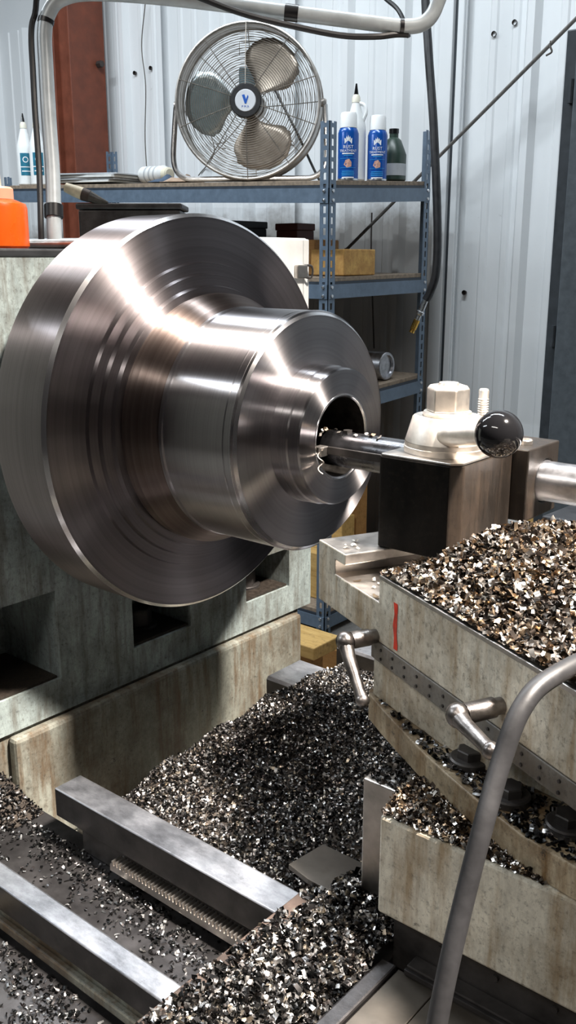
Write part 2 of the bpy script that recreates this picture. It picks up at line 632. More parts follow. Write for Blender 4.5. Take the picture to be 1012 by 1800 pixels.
# the sheet lap and flashing by the hose
fl = MB()
fl.box(-1.60, -1.535, WY - 0.052, WY - 0.012, FLOOR + 0.01, 4.5)
fl.box(-1.515, -1.485, WY - 0.050, WY - 0.012, FLOOR + 0.01, 4.5)
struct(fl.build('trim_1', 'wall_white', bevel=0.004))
gap = MB().box(-1.534, -1.516, WY - 0.034, WY - 0.012, FLOOR + 0.01, 4.5).build('trim_2', 'cabinet_edge')
struct(gap)
for i, (x, z) in enumerate(((-1.36, 2.20), (-1.27, 2.23), (-3.55, 2.30), (-3.42, 2.31), (-1.44, 1.17))):
    MB().lathe([(0, 0), (0.012, 0.0), (0.012, 0.009), (0, 0.011)], 10, 'Y', (x, WY - 0.024, z)).build('wall_screw', 'wire_dark', wall)

# rust-red steel column
t = thing('steel_column', 'rust-red steel H-column standing against the white ribbed wall', 'column', (-3.81, 2.67, FLOOR))
MB().box(-0.075, -0.060, -0.12, 0.12, 0, 4.6).build('flange', 'red_oxide', t, 0.003)
MB().box(0.060, 0.075, -0.12, 0.12, 0, 4.6).build('flange', 'red_oxide', t, 0.003)
MB().box(-0.060, 0.060, -0.085, -0.070, 0, 4.6).build('web', 'red_oxide', t)
MB().cyl((0.0752, 0.07, 2.53), (0.11, 0.07, 2.53), 0.018, seg=6).build('bolt', 'wire_dark', t)

# ------------------------------------------------------------------ the shelving unit behind the lathe
SX, SY = -1.495, 1.922
SX2 = -3.50
SD = 0.69


def shz(x, y, level=0):
    if level == 0:
        return 1.588 - (x - SX) * 0.0365 + (y - SY) * 0.052
    if level == 1:
        return 1.247 + (y - SY) * 0.012
    if level == 2:
        return 0.795 + (y - SY) * 0.05
    return -0.075


unit = thing('shelving_unit', 'blue-grey slotted-angle steel shelving unit behind the lathe carrying fan and bottles', 'shelving', (SX, SY, FLOOR))
ux, uy, uz = SX, SY, FLOOR


def angle_post(x, y, sx, sy, top):
    """slotted angle: two flanges pierced by a row of slots"""
    mb = MB()
    w, th, p = 0.042, 0.0025, 0.0385
    H = top - FLOOR
    n = int(H / p)
    for kind in (0, 1):
        for (a, b) in ((0.0, 0.014), (0.027, w)):
            if kind == 0:
                mb.box(min(0, 0) + sx * a if sx > 0 else -b, sx * b if sx > 0 else -a, 0, sy * th, 0, H) if sy > 0 else \
                    mb.box(sx * a if sx > 0 else -b, sx * b if sx > 0 else -a, -th, 0, 0, H)
            else:
                mb.box(0, th, sy * a if sy > 0 else -b, sy * b if sy > 0 else -a, 0, H) if sx > 0 else \
                    mb.box(-th, 0, sy * a if sy > 0 else -b, sy * b if sy > 0 else -a, 0, H)
        for i in range(n):
            z0 = i * p + 0.024
            z1 = (i + 1) * p
            a, b = 0.014, 0.027
            if kind == 0:
                xa, xb = (a, b) if sx > 0 else (-b, -a)
                ya, yb = (0, th) if sy > 0 else (-th, 0)
            else:
                ya, yb = (a, b) if sy > 0 else (-b, -a)
                xa, xb = (0, th) if sx > 0 else (-th, 0)
            mb.box(xa, xb, ya, yb, z0, z1)
    o = mb.build('post', 'shelf_paint', unit)
    o.location = (x - ux, y - uy, 0)
    return o


angle_post(SX, SY, -1, 1, 1.79)
angle_post(SX, SY + SD, -1, -1, 1.82)
angle_post(SX2, SY, 1, 1, 1.70)
angle_post(SX2, SY + SD, 1, -1, 1.87)


def slab_on(level, x0, x1, y0, y1, d0, d1):
    """a box whose top and bottom follow the (slightly racked) shelf plane"""
    vs = []
    for d in (d0, d1):
        for y in (y0, y1):
            for x in (x0, x1):
                vs.append((x - ux, y - uy, shz(x, y, level) + d - uz))
    return MB().add(vs, [(0, 2, 3, 1), (4, 5, 7, 6), (0, 1, 5, 4), (1, 3, 7, 5), (3, 2, 6, 7), (2, 0, 4, 6)])


for lv in (0, 1, 2, 3):
    slab_on(lv, SX2 + 0.004, SX - 0.004, SY + 0.004, SY + SD - 0.004, -0.016, 0.0).build('shelf_board', 'particle_board', unit, 0.001)
    bh = 0.062
    slab_on(lv, SX2, SX - 0.003, SY - 0.003, SY, -0.016 - bh, -0.026).build('beam', 'shelf_paint', unit)
    slab_on(lv, SX2, SX - 0.003, SY + SD, SY + SD + 0.003, -0.016 - bh, -0.026).build('beam', 'shelf_paint', unit)
    slab_on(lv, SX, SX + 0.003, SY + 0.003, SY + SD - 0.003, -0.016 - bh, -0.026).build('beam', 'shelf_paint', unit)
    slab_on(lv, SX2 - 0.003, SX2, SY + 0.003, SY + SD - 0.003, -0.016 - bh, -0.026).build('beam', 'shelf_paint', unit)
    slab_on(lv, SX2 + 0.01, SX - 0.01, SY + 0.001, SY + 0.025, -0.026, -0.016).build('beam_lip', 'shelf_dark', unit)
    slab_on(lv, SX - 0.022, SX - 0.0005, SY + 0.03, SY + SD - 0.03, -0.026, -0.016).build('beam_lip', 'shelf_dark', unit)
    for (bx, by, ax) in ((SX + 0.003, SY + 0.02, 'X'), (SX + 0.003, SY + SD - 0.02, 'X'), (SX - 0.02, SY - 0.003, 'Y')):
        for dz in (-0.036, -0.068):
            z = shz(bx, by, lv) + dz - uz
            pr = [(0, 0), (0, 0.007), (0.004, 0.006), (0.005, 0)] if ax == 'X' else [(0, 0), (0, 0.007), (-0.004, 0.006), (-0.005, 0)]
            MB().lathe(pr, 8, ax, (bx - ux, by - uy, z)).build('bolt', 'zinc', unit)

# ------------------------------------------------------------------ the floor fan on the top shelf
fx, fy = -2.075, SY + 0.22
FR = 0.294
fz = shz(fx, fy) + FR + 0.008
face = math.atan2(0.687 - fx, fy + 0.929)
fan = thing('drum_fan', 'round floor fan with chrome wire guard and metal blades, on the top shelf', 'fan', (fx, fy, fz - FR - 0.008), face - rad(10))
# local frame: fan looks along -Y, centre at z = FR
c0 = Vector((0, 0, FR + 0.008))


def ring(r, y, n=64):
    return [c0 + Vector((r * math.cos(2 * PI * k / n), y, r * math.sin(2 * PI * k / n))) for k in range(n)]


MB().lathe([(-0.055, FR - 0.004), (-0.055, FR), (0.055, FR), (0.055, FR - 0.004), (-0.055, FR - 0.004)], 72, 'Y', c0).build('rim', 'fan_rim', fan)
MB().tube(ring(FR - 0.002, -0.056), 0.0065, 8, True).build('rim_bead', 'fan_rim', fan)
MB().tube(ring(FR - 0.002, 0.056), 0.0065, 8, True).build('rim_bead', 'fan_rim', fan)


def dome(r, sgn):
    u = r / FR
    return sgn * (0.058 + 0.035 * (1 - u * u))


wires = MB()
for k in range(26):
    r = 0.066 + (FR - 0.012 - 0.066) * k / 25
    wires.tube(ring(r, dome(r, -1), 48), 0.00125, 4, True)
o = wires.build('front_guard_wires', 'fan_wire', fan)
o['kind'] = 'stuff'
wires = MB()
for k in range(13):
    r = 0.066 + (FR - 0.012 - 0.066) * k / 12
    wires.tube(ring(r, dome(r, 1), 48), 0.00125, 4, True)
o = wires.build('rear_guard_wires', 'fan_wire', fan)
o['kind'] = 'stuff'
for sgn, cnt, off in ((-1, 10, 0.0), (1, 8, 0.05)):
    for k in range(cnt):
        a = PI / 2 + 2 * PI * k / cnt + off
        p = [c0 + Vector((r * math.cos(a), dome(r, sgn) + sgn * 0.002, r * math.sin(a))) for r in (0.05, 0.12, 0.2, FR - 0.004)]
        MB().tube(p, 0.0019, 5).build('guard_spoke', 'fan_wire', fan)
# hub badge
MB().lathe([(-0.100, 0), (-0.100, 0.040), (-0.096, 0.043), (-0.09, 0.043)], 40, 'Y', c0).build('hub_badge', 'hub_white', fan)
MB().lathe([(-0.098, 0.0435), (-0.098, 0.060), (-0.092, 0.064), (-0.060, 0.064), (-0.060, 0.0435)], 40, 'Y', c0).build('hub_ring', 'black_rubber', fan)
em = MB()
em.prism_y([(-0.013, 0.020), (-0.002, -0.012), (0.004, -0.012), (0.013, 0.014), (0.010, 0.020), (0.003, 0.004), (-0.003, 0.022)], -0.1012, -0.1003)
em.build('hub_emblem', 'print_blue', fan, loc=c0)
vs, fs = text_shape('P M A', 0.012)
MB().add([(x, -0.1008, z - 0.023) for x, z in vs], fs).build('hub_lettering', 'print_blue', fan, loc=c0)
# blades
for ang, m in ((50, 'fan_blade'), (-78, 'fan_blade'), (172, 'fan_blade_reflect')):
    a = rad(ang)
    out = []
    R0, R1 = 0.050, FR - 0.028
    rows = 9
    vs, fs = [], []
    for i in range(rows):
        u = i / (rows - 1)
        r = R0 + (R1 - R0) * u
        half = 0.22 + 0.47 * math.sin(min(1, u * 1.25) * PI * 0.62)
        skew = 0.20 * u
        for j in range(8):
            s = j / 7 * 2 - 1
            rr = r - 0.055 * u * u * (s ** 2) * (1.3 if s > 0 else 0.6)
            th = a + skew + s * half * (1.0 if u < 0.85 else 0.93)
            y = -0.012 + s * 0.030 * (0.6 + 0.4 * u)
            vs.append(c0 + Vector((rr * math.cos(th), y, rr * math.sin(th))))
    for i in range(rows - 1):
        for j in range(7):
            fs.append((i * 8 + j, i * 8 + j + 1, (i + 1) * 8 + j + 1, (i + 1) * 8 + j))
    b = MB().add(vs, fs, True).build('blade', m, fan)
    sd = b.modifiers.new('solid', 'SOLIDIFY')
    sd.thickness = 0.002
MB().lathe([(-0.03, 0), (-0.03, 0.052), (0.03, 0.052), (0.035, 0.0)], 32, 'Y', c0).build('blade_hub', 'fan_rim', fan)
MB().lathe([(0.036, 0), (0.036, 0.055), (0.10, 0.055), (0.115, 0.045), (0.115, 0)], 32, 'Y', c0).build('motor', 'fan_rim', fan)
MB().box(-0.052, 0.052, 0.04, 0.10, 0.075, 0.148).build('motor_box', 'motor_teal', fan, 0.008, loc=c0)
# rear brackets seen through the guard
for px in ([(-0.055, 0.20), (-0.055, 0.252), (0.05, 0.252), (0.055, 0.20)], [(-0.115, -0.11), (-0.125, -0.135), (-0.16, -0.14), (-0.15, -0.155), (-0.12, -0.160)], [(0.13, -0.13), (0.165, -0.135), (0.175, -0.150), (0.13, -0.152)]):
    MB().tube([c0 + Vector((x, 0.085, z)) for x, z in px], 0.002, 5).build('guard_clip', 'fan_wire', fan)
# tube stand: a U of chrome tube under the drum
stp = spline([(-FR - 0.014, 0, FR), (-FR - 0.020, -0.01, FR * 0.72), (-FR - 0.026, -0.02, 0.10), (-FR - 0.012, -0.025, 0.045), (-FR + 0.03, -0.03, 0.016), (-FR + 0.09, -0.03, 0.0125)], 6)
rt = [Vector((-p.x, p.y, p.z)) for p in reversed(stp)]
MB().tube(stp + rt, 0.0115, 10).build('stand', 'fan_tube', fan)
for s in (-1, 1):
    MB().lathe([(0, 0), (0, 0.016), (0.012, 0.018), (0.022, 0.012), (0.022, 0)], 12, 'X', (s * (FR - 0.002) + (0 if s > 0 else -0.022), 0, FR + 0.008)).build('tilt_knob', 'fan_rim', fan)

# black cord behind the fan
pc = [(-2.196, 2.42, 2.050), (-2.16, 2.44, 1.975), (-2.083, 2.45, 1.851), (-1.990, 2.45, 1.700), (-1.950, 2.45, shz(-1.95, 2.45) + 0.007)]
o = MB().tube(spline(pc, 10), 0.0055, 8).build('power_cord', 'black_rubber')
tag(o, 'black twisted cord slanting down behind the fan to the shelf', 'cord')


# ------------------------------------------------------------------ cans and bottles on the top shelf
def spray_can(x, y, label):
    z = shz(x, y)
    rz = math.atan2(0.687 - x, y + 0.929)
    t = thing('spray_can', label, 'spray can', (x, y, z), rz, 'rust treatment spray cans on the top shelf')
    R = 0.0365
    t.scale = (1.06, 1.06, 1.08)
    MB().lathe([(0, 0), (0, R - 0.002), (0.003, R), (0.155, R), (0.165, R - 0.003), (0.172, R - 0.007), (0.172, 0)], 32).build('body', 'can_blue', t)
    MB().lathe([(0, R + 0.0004), (0.004, R + 0.0008), (0.006, R + 0.0004)], 32).build('bottom_rim', 'zinc', t)
    MB().lathe([(0.1725, 0), (0.1725, R - 0.006), (0.215, R - 0.007), (0.222, R - 0.010), (0.223, 0)], 32).build('cap', 'cap_white', t)

    def wrap(vs, z0, rr=R + 0.0006):
        return [(rr * math.sin(px / R), -rr * math.cos(px / R), z0 + pz) for px, pz in vs]

    def word(txt, size, z0, mat, nm):
        vs, fs = text_shape(txt, size)
        MB().add(wrap(vs, z0), fs).build(nm, mat, t)
    word('RUST', 0.0155, 0.108, 'print_white', 'lettering')
    word('TREATMENT', 0.0115, 0.0955, 'print_white', 'lettering')
    # small print in two blocks of thin bars
    for k, (z0, hw, m) in enumerate(((0.087, 0.022, 'print_white'), (0.081, 0.016, 'can_blue_light'), (0.029, 0.022, 'can_blue_light'), (0.023, 0.024, 'can_blue_light'), (0.017, 0.023, 'can_blue_light'), (0.009, 0.022, 'print_white'), (0.071, 0.030, 'can_blue_light'), (0.041, 0.030, 'can_blue_light'))):
        n = 8
        th = 0.0018 if z0 not in (0.071, 0.041) else 0.0008
        vs = wrap([(-hw + 2 * hw * i / n, s * th) for s in (-1, 1) for i in range(n + 1)], z0)
        MB().add(vs, [(i, i + 1, n + 2 + i, n + 1 + i) for i in range(n)]).build('print_line', m, t)
    # emblem: a pale crown-topped badge
    shp = [(-0.013, -0.014), (0.013, -0.014), (0.014, 0.004), (0.009, 0.002), (0.006, 0.010), (0.003, 0.004), (0, 0.014), (-0.003, 0.004), (-0.006, 0.010), (-0.009, 0.002), (-0.014, 0.004)]
    c = [(0, -0.002)] + shp
    n = len(shp)
    MB().add(wrap(c, 0.133), [(0, 1 + i, 1 + (i + 1) % n) for i in range(n)]).build('emblem', 'print_white', t)
    shp = [(0.016 * math.cos(k * PI / 3 + 0.3) * (1.0 if k % 2 else 0.8), 0.015 * math.sin(k * PI / 3 + 0.3)) for k in range(6)]
    MB().add(wrap([(0, 0)] + shp, 0.055), [(0, 1 + i, 1 + (i + 1) % 6) for i in range(6)]).build('picture', 'print_salmon', t)
    return t


spray_can(-1.548, 2.107, 'blue aerosol can with white cap, left one, right beside the shelf post')
spray_can(-1.548, 2.299, 'blue aerosol can with white cap, right one, in front of dark green jug')


def pump_bottle(x, y, label, tip='black_plastic', tall=0.30, spout=True, lab=True, group=None, cap='bottle_yellowed', face_rot=0.0):
    z = shz(x, y)
    rz = math.atan2(0.687 - x, y + 0.929) + face_rot
    t = thing('bottle', label, 'bottle', (x, y, z), rz, group)
    R = 0.040
    h = tall * 0.56
    MB().lathe([(0, 0), (0, R - 0.004), (0.005, R), (h, R), (h + 0.02, R * 0.92), (h + 0.09, R * 0.42), (h + 0.095, 0.016), (h + 0.095, 0)], 28).build('body', 'bottle_white', t)
    MB().lathe([(h + 0.096, 0), (h + 0.096, 0.017), (h + 0.115, 0.016), (h + 0.125, 0.011), (h + 0.125, 0)], 20).build('collar', cap, t)
    MB().lathe([(h + 0.126, 0), (h + 0.126, 0.009), (h + 0.165, 0.003), (h + 0.165, 0)], 16).build('nozzle_tip', tip, t)
    if spout:
        MB().tube(spline([(0.030, 0, h + 0.03), (0.042, 0, h + 0.06), (0.034, 0, h + 0.085), (0.012, 0, h + 0.095)], 6), 0.007, 8).build('handle_loop', 'bottle_white', t)
    if lab:
        rr = R + 0.0006
        n = 10
        vs = [(rr * math.sin(a), -rr * math.cos(a), zz) for zz in (0.045, h - 0.02) for a in np.linspace(-0.65, 0.65, n + 1)]
        lb = MB().add(vs, [(i, i + 1, n + 2 + i, n + 1 + i) for i in range(n)]).build('label', 'label_teal', t)
        rr += 0.0004
        vs = [(rr * math.sin(a), -rr * math.cos(a), zz) for zz in (0.062, 0.067) for a in np.linspace(-0.5, 0.5, n + 1)]
        vs += [(rr * math.sin(a), -rr * math.cos(a), zz) for zz in (0.082, 0.086) for a in np.linspace(-0.65, 0.65, n + 1)]
        fs = [(i, i + 1, n + 2 + i, n + 1 + i) for i in range(n)]
        fs += [tuple(2 * (n + 1) + k for k in f) for f in fs]
        MB().add(vs, fs).build('label_print', 'print_white', t)
        ring_v = [(0.014 * math.cos(k * PI / 8) * s, 0.014 * math.sin(k * PI / 8) * s) for s in (1, 0.7) for k in range(16)]
        vs = [(rr * math.sin(px / R), -rr * math.cos(px / R), h - 0.05 + pz) for px, pz in ring_v]
        MB().add(vs, [(k, (k + 1) % 16, 16 + (k + 1) % 16, 16 + k) for k in range(16)]).build('label_emblem', 'print_white', t)
    return t


pump_bottle(-1.615, 2.245, 'white squeeze bottle with black pointed tip, standing between the blue cans', tall=0.34, face_rot=-0.35)
pump_bottle(-3.455, SY + 0.10, 'white bottle with black tip at far left end of top shelf', tall=0.30, spout=False, group='white bottles at the left shelf end')
pump_bottle(-3.352, SY + 0.10, 'white bottle partly behind the grey conduit, right of the black-tipped one', tip='bottle_white', tall=0.30, spout=False, group='white bottles at the left shelf end')
t = thing('jug', 'dark green plastic jug standing behind the right blue can', 'jug', (-1.56, 2.43, shz(-1.56, 2.43)), 0.5)
MB().lathe([(0, 0), (0, 0.048), (0.005, 0.052), (0.10, 0.052), (0.155, 0.030), (0.165, 0.018), (0.18, 0.018), (0.18, 0)], 28).build('body', 'green_plastic', t)
MB().lathe([(0.02, 0.0526), (0.065, 0.0526)], 28).build('label', 'paper_grey', t)
MB().lathe([(0.181, 0), (0.181, 0.02), (0.198, 0.02), (0.198, 0)], 20).build('cap', 'black_plastic', t)

# papers, lying can, rag
zt = lambda x, y: shz(x, y)
px, py = -2.98, SY + 0.17
for k in range(4):
    a = rad((-3, 2, -1, 4)[k])
    hgt = (0.011, 0.009, 0.012, 0.008)[k]
    base = sum((0.011, 0.009, 0.012, 0.008)[:k])
    M = Matrix.Translation((px + 0.01 * k, py - 0.004 * k, shz(px, py) + base + 0.003)) @ Matrix.Rotation(-0.0365, 4, 'Y').inverted() @ Matrix.Rotation(a, 4, 'Z')
    mb = MB()
    mb.mat('paper' if k % 2 == 0 else 'paper_grey').box(-0.22, 0.22, -0.12, 0.12, 0.0005, hgt - 0.001, M)
    o = mb.build('magazine', None, None, 0.001)
    tag(o, ('magazine at the bottom of the paper pile on the shelf', 'magazine second from bottom of the paper pile', 'magazine third from bottom of the paper pile', 'magazine on top of the paper pile beside white can')[k], 'magazine', 'pile of magazines on the top shelf')
x, y = -2.62, SY + 0.20
t = thing('paint_can', 'grubby white spray can lying on its side near the fan', 'spray can', (x, y, shz(x, y) + 0.040), rad(-12))
M = Matrix.Rotation(-0.0365, 4, 'Y').inverted()
MB().lathe([(-0.11, 0), (-0.11, 0.034), (-0.107, 0.037), (0.06, 0.037), (0.075, 0.028), (0.075, 0)], 28, 'X', M=M).build('body', 'paper', t)
for h in (-0.06, -0.02, 0.02):
    MB().lathe([(h, 0.0376), (h + 0.012, 0.0376)], 28, 'X', M=M).build('print_band', 'paper_grey', t)
MB().lathe([(0.076, 0), (0.076, 0.028), (0.105, 0.027), (0.11, 0.020), (0.11, 0)], 28, 'X', M=M).build('cap', 'cream_plastic', t)
x, y = -2.43, SY + 0.13
rg = MB().mat('rag_tan')
for s, (dx, sx_, m) in enumerate(((0.05, 0.085, 'rag_tan'), (-0.05, 0.06, 'rag_blue'))):
    n = 9
    vs, fs = [], []
    for i in range(n):
        for j in range(n):
            u, v = i / (n - 1) * 2 - 1, j / (n - 1) * 2 - 1
            h = 0.026 * max(0, 1 - u * u) * max(0, 1 - v * v) + 0.010 * math.sin(5 * u + 3 * v + s) * max(0, 1 - u * u) * max(0, 1 - v * v)
            vs.append((dx + sx_ * u, 0.06 * v, 0.003 + max(0, h) - dx * 0.0365 - sx_ * u * 0.0365))
    rg.mat(m).add(vs, [(i * n + j, (i + 1) * n + j, (i + 1) * n + j + 1, i * n + j + 1) for i in range(n - 1) for j in range(n - 1)], True)
o = rg.build('shop_rag', None, None, loc=(x, y, shz(x, y) + 0.001))
o.modifiers.new('solid', 'SOLIDIFY').thickness = 0.002
tag(o, 'crumpled tan and blue shop rag on the shelf beside the fan stand', 'rag')

# wood blocks on the middle shelf
t = MB().box(-0.16, 0, 0, 0.21, 0, 0.098).build('wood_block', 'wood_end', None, 0.004, loc=(-1.515, 2.045, shz(0, 2.26, 1) + 0.001))
tag(t, 'charred yellow wood block on the middle shelf right of the front post', 'wood block')
t = MB().box(-0.20, 0.0, 0, 0.16, 0, 0.135).build('wood_block', 'wood_orange', None, 0.004, loc=(-1.70, 2.10, shz(0, 2.27, 1) + 0.001))
tag(t, 'taller orange wood block on the middle shelf, behind and left of the post', 'wood block')
for (x, y, sx_, sy_, h, m, lab) in ((-2.35, SY + 0.34, 0.30, 0.25, 0.22, 'cabinet_edge', 'dark grey box on the middle shelf below the fan'), (-2.08, SY + 0.52, 0.12, 0.12, 0.21, 'red_dark', 'small dark red box at the back of the middle shelf')):
    mb = MB().box(-sx_ / 2, sx_ / 2, -sy_ / 2, sy_ / 2, 0, h - 0.03)
    mb.box(-sx_ / 2 - 0.004, sx_ / 2 + 0.004, -sy_ / 2 - 0.004, sy_ / 2 + 0.004, h - 0.03, h)
    o = mb.build('storage_box', m, None, 0.004, loc=(x, y, shz(x, y + sy_ / 2, 1) + 0.001))
    tag(o, lab, 'box')
# steel slug on the low shelf
R = 0.058
x, y = -1.63, SY + 0.46
o = MB().lathe([(-0.10, 0), (-0.10, R - 0.003), (-0.097, R), (0.097, R), (0.10, R - 0.003), (0.10, R - 0.012), (0.09, R - 0.014), (0.09, 0)], 40, 'X').build('steel_ring', 'ground_steel', None, loc=(x, y, shz(x, y + 0.05, 2) + R + 0.001))
tag(o, 'short fat steel cylinder lying on the low shelf behind the workpiece', 'cylinder')
# lumber on the bottom shelf and the floor
for k, (x0, x1, y0, y1, h, m, lab) in enumerate(((-2.25, -1.60, 2.02, 2.12, 0.55, 'wood_orange', 'brown board standing on edge on the bottom shelf, frontmost'), (-2.20, -1.58, 2.15, 2.24, 0.30, 'wood_yellow', 'yellow plank behind the brown board on the bottom shelf'), (-2.3, -1.6, 2.28, 2.36, 0.68, 'wood_orange', 'tall brown board at the back of the bottom shelf'))):
    if k == 0:
        x0, x1, h = -2.3, -1.60, 0.20
        m = 'wood_yellow'
        lab = 'low yellow plank at the front of the bottom shelf'
    if k == 1:
        h = 0.33
    o = MB().box(x0, x1, y0, y1, 0, h).build('lumber_board', m, None, 0.004, loc=(0, 0, shz(0, 0, 3) + 0.001))
    tag(o, lab, 'board', 'lumber on the bottom shelf')
o = MB().box(-0.9, 0.0, 0, 0.14, 0, 0.045).build('timber', 'wood_yellow', None, 0.004, loc=(-1.06, 1.30, FLOOR + 0.226))
tag(o, 'yellow oil-spotted plank end lying behind the lathe bed', 'plank')
o = MB().box(-0.86, -0.06, 0.02, 0.14, 0, 0.225).build('timber', 'wood_orange', None, 0.006, loc=(-1.06, 1.29, FLOOR + 0.0005))
tag(o, 'brown timber block on the floor under the yellow plank', 'timber')
o = MB().box(-0.5, 0.0, 0, 0.10, 0, 0.12).build('timber', 'wood_orange', None, 0.006, loc=(-0.92, 1.62, FLOOR + 0.0005))
tag(o, 'orange-brown timber on the floor right of the shelf post', 'timber')
Mw = Matrix.Rotation(rad(-6), 4, 'X')
mb = MB()
mb.box(-0.75, 0.45, 0, 0.018, 0, 0.62, Mw)
o = mb.build('plywood_sheet', 'wood_yellow', None, 0.001, loc=(-0.62, 2.715, FLOOR + 0.003))
tag(o, 'yellow plywood sheet leaning on the wall, glimpsed under the boring bar holder', 'plywood')

# ------------------------------------------------------------------ cable, hose, wall wire, cabinet, bench
d0, d1 = Vector((-0.80, 2.70, 2.29)), Vector((-2.02, 2.72, 1.34))
t = thing('stay_cable', 'grey cable stretched diagonally across the wall behind the shelf', 'cable', tuple(d1))
MB().tube([d1 - d1, (d0 - d1) * 0.5, d0 - d1], 0.0075, 8).build('strand', 'cable_grey', t)
hk = (d0 - d1) * 0.80
MB().tube(spline([hk + Vector((0, 0, 0.01)), hk + Vector((0.004, -0.010, -0.01)), hk + Vector((0.012, -0.012, -0.03)), hk + Vector((-0.01, -0.012, -0.04))], 5), 0.004, 6).build('hook', 'wire_dark', t)
MB().tube([Vector((-0.05, 0.0, -0.04)), Vector((0.02, -0.0, 0.015))], 0.011, 8).build('end_sleeve', 'wire_dark', t)

hp = [(-1.48, 2.50, 2.75), (-1.47, 2.48, 2.35), (-1.43, 2.455, 2.10), (-1.37, 2.42, 1.80), (-1.325, 2.40, 1.45), (-1.316, 2.39, 1.27), (-1.335, 2.385, 1.19), (-1.352, 2.380, 1.155)]
t = thing('air_hose', 'black air hose hanging beside the right shelf post with brass end', 'hose', (-1.352, 2.38, 1.155))
hb = Vector((-1.352, 2.38, 1.155))
MB().tube([p - hb for p in spline(hp, 10)], 0.0165, 12).build('hose', 'black_rubber', t)
dr = Vector((-0.030, -0.01, -0.075)).normalized()
MB().cyl(Vector((0, 0, 0.005)), dr * 0.045, 0.013, 0.012, 12).build('ferrule', 'zinc', t)
MB().lathe([(0.045, 0), (0.045, 0.010), (0.05, 0.016), (0.06, 0.016), (0.065, 0.010), (0.085, 0.010), (0.085, 0)], 14, 'Z', M=dr.to_track_quat('Z', 'Y').to_matrix().to_4x4()).build('swivel', 'zinc', t)
MB().lathe([(0.085, 0), (0.085, 0.013), (0.125, 0.013), (0.128, 0.010), (0.140, 0.012), (0.140, 0)], 12, 'Z', M=dr.to_track_quat('Z', 'Y').to_matrix().to_4x4()).build('brass_fitting', 'brass', t)
# second loop of black cable crossing behind the conduit at the top
o = MB().tube(spline([(-1.95, 2.55, 2.62), (-1.72, 2.52, 2.36), (-1.60, 2.50, 2.26), (-1.55, 2.50, 2.16)], 8), 0.009, 8).build('cable', 'black_rubber')
tag(o, 'short black cable at the top of the wall left of the hose', 'cable')
o = MB().tube(spline([(-2.72, WY - 0.045, 2.06), (-2.85, WY - 0.045, 2.10), (-2.98, WY - 0.045, 2.02), (-2.93, WY - 0.045, 1.85), (-3.05, WY - 0.045, 1.74)], 8), 0.003, 6).build('wall_wire', 'cable_grey')
tag(o, 'thin bent wire on the white wall left of the fan', 'wire')
o = MB().tube(spline([(-3.42, WY - 0.042, 2.62), (-3.46, WY - 0.042, 2.42), (-3.44, WY - 0.042, 2.22), (-3.46, WY - 0.042, 1.95), (-3.45, WY - 0.042, 1.7)], 8), 0.003, 6).build('wall_wire', 'cable_grey')
tag(o, 'thin wire running down the wall right of the red column', 'wire')
o = MB().tube(spline([(-1.93, WY - 0.042, 1.52), (-1.93, WY - 0.042, 1.38), (-1.92, WY - 0.042, 1.2), (-1.90, WY - 0.042, 0.9)], 8), 0.004, 6).build('wall_wire', 'wire_dark')
tag(o, 'thin dark wire hanging on the darkened wall behind the shelf', 'wire')

t = thing('steel_cabinet', 'tall dark grey steel cabinet at the right edge of the picture', 'cabinet', (-0.505, 1.655, FLOOR))
MB().box(0.0, 0.95, 0.012, 0.50, 0.05, 2.085).build('body', 'cabinet_edge', t, 0.004)
MB().box(0.035, 0.47, 0.0, 0.012, 0.08, 2.065).build('door', 'cabinet_grey', t, 0.003)
d = MB().box(0.48, 0.92, 0.0, 0.012, 0.08, 2.065).build('door', 'cabinet_grey', t, 0.003)
MB().box(0.445, 0.458, -0.02, 0.0, 1.0, 1.15).build('handle', 'zinc', t, 0.003)
MB().box(0.02, 0.93, 0.03, 0.48, 0.0, 0.05).build('plinth', 'cabinet_edge', t)
for z in (0.5, 1.25, 1.9):
    MB().cyl((0.026, 0.006, z), (0.026, 0.006, z + 0.06), 0.008, seg=10).build('hinge', 'cabinet_edge', t)

bt = 0.901
t = thing('tool_bench', 'black steel tool bench behind the tool post, below the boring bar', 'bench', (0.045, 0.50, FLOOR))
H = bt - FLOOR
MB().prism_z([(0, 0), (0.9, 0), (0.9, 0.5), (0.03, 0.5)], H - 0.028, H).build('top', 'bench_black', t, 0.004)
MB().box(0.015, 0.88, 0.02, 0.49, 0.06, H - 0.029).build('body', 'bench_black', t, 0.003)
for k in range(4):
    z0 = 0.10 + k * 0.24
    d = MB().box(0.04, 0.86, 0.004, 0.019, z0, z0 + 0.225).build('drawer', 'bench_black', t, 0.003)
    MB().box(0.3, 0.6, -0.012, 0.004, z0 + 0.18, z0 + 0.195).build('handle', 'dark_steel', d, 0.002)
MB().box(0.03, 0.87, 0.04, 0.48, 0.0, 0.06).build('plinth', 'black_rubber', t)
t = thing('tool_chest', 'low black chest standing on the back of the black bench', 'chest', (0.20, 0.70, bt + 0.001))
MB().box(0, 0.6, 0, 0.26, 0, 0.045).build('body', 'dark_steel', t, 0.004)
MB().box(-0.003, 0.603, -0.003, 0.263, 0.046, 0.062).build('lid', 'dark_steel', t, 0.004)

# ------------------------------------------------------------------ the lathe: headstock and bed
AX = 1.10
HT = 1.316
head = thing('lathe_headstock', 'grimy pale green lathe headstock with bolt pockets behind the spinning workpiece', 'headstock', (-0.38, 0, 0.665))
hx, hz = -0.38, 0.665


def H_(mb, x0, x1, y0, y1, z0, z1):
    return mb.box(x0 - hx, x1 - hx, y0, y1, z0 - hz, z1 - hz)


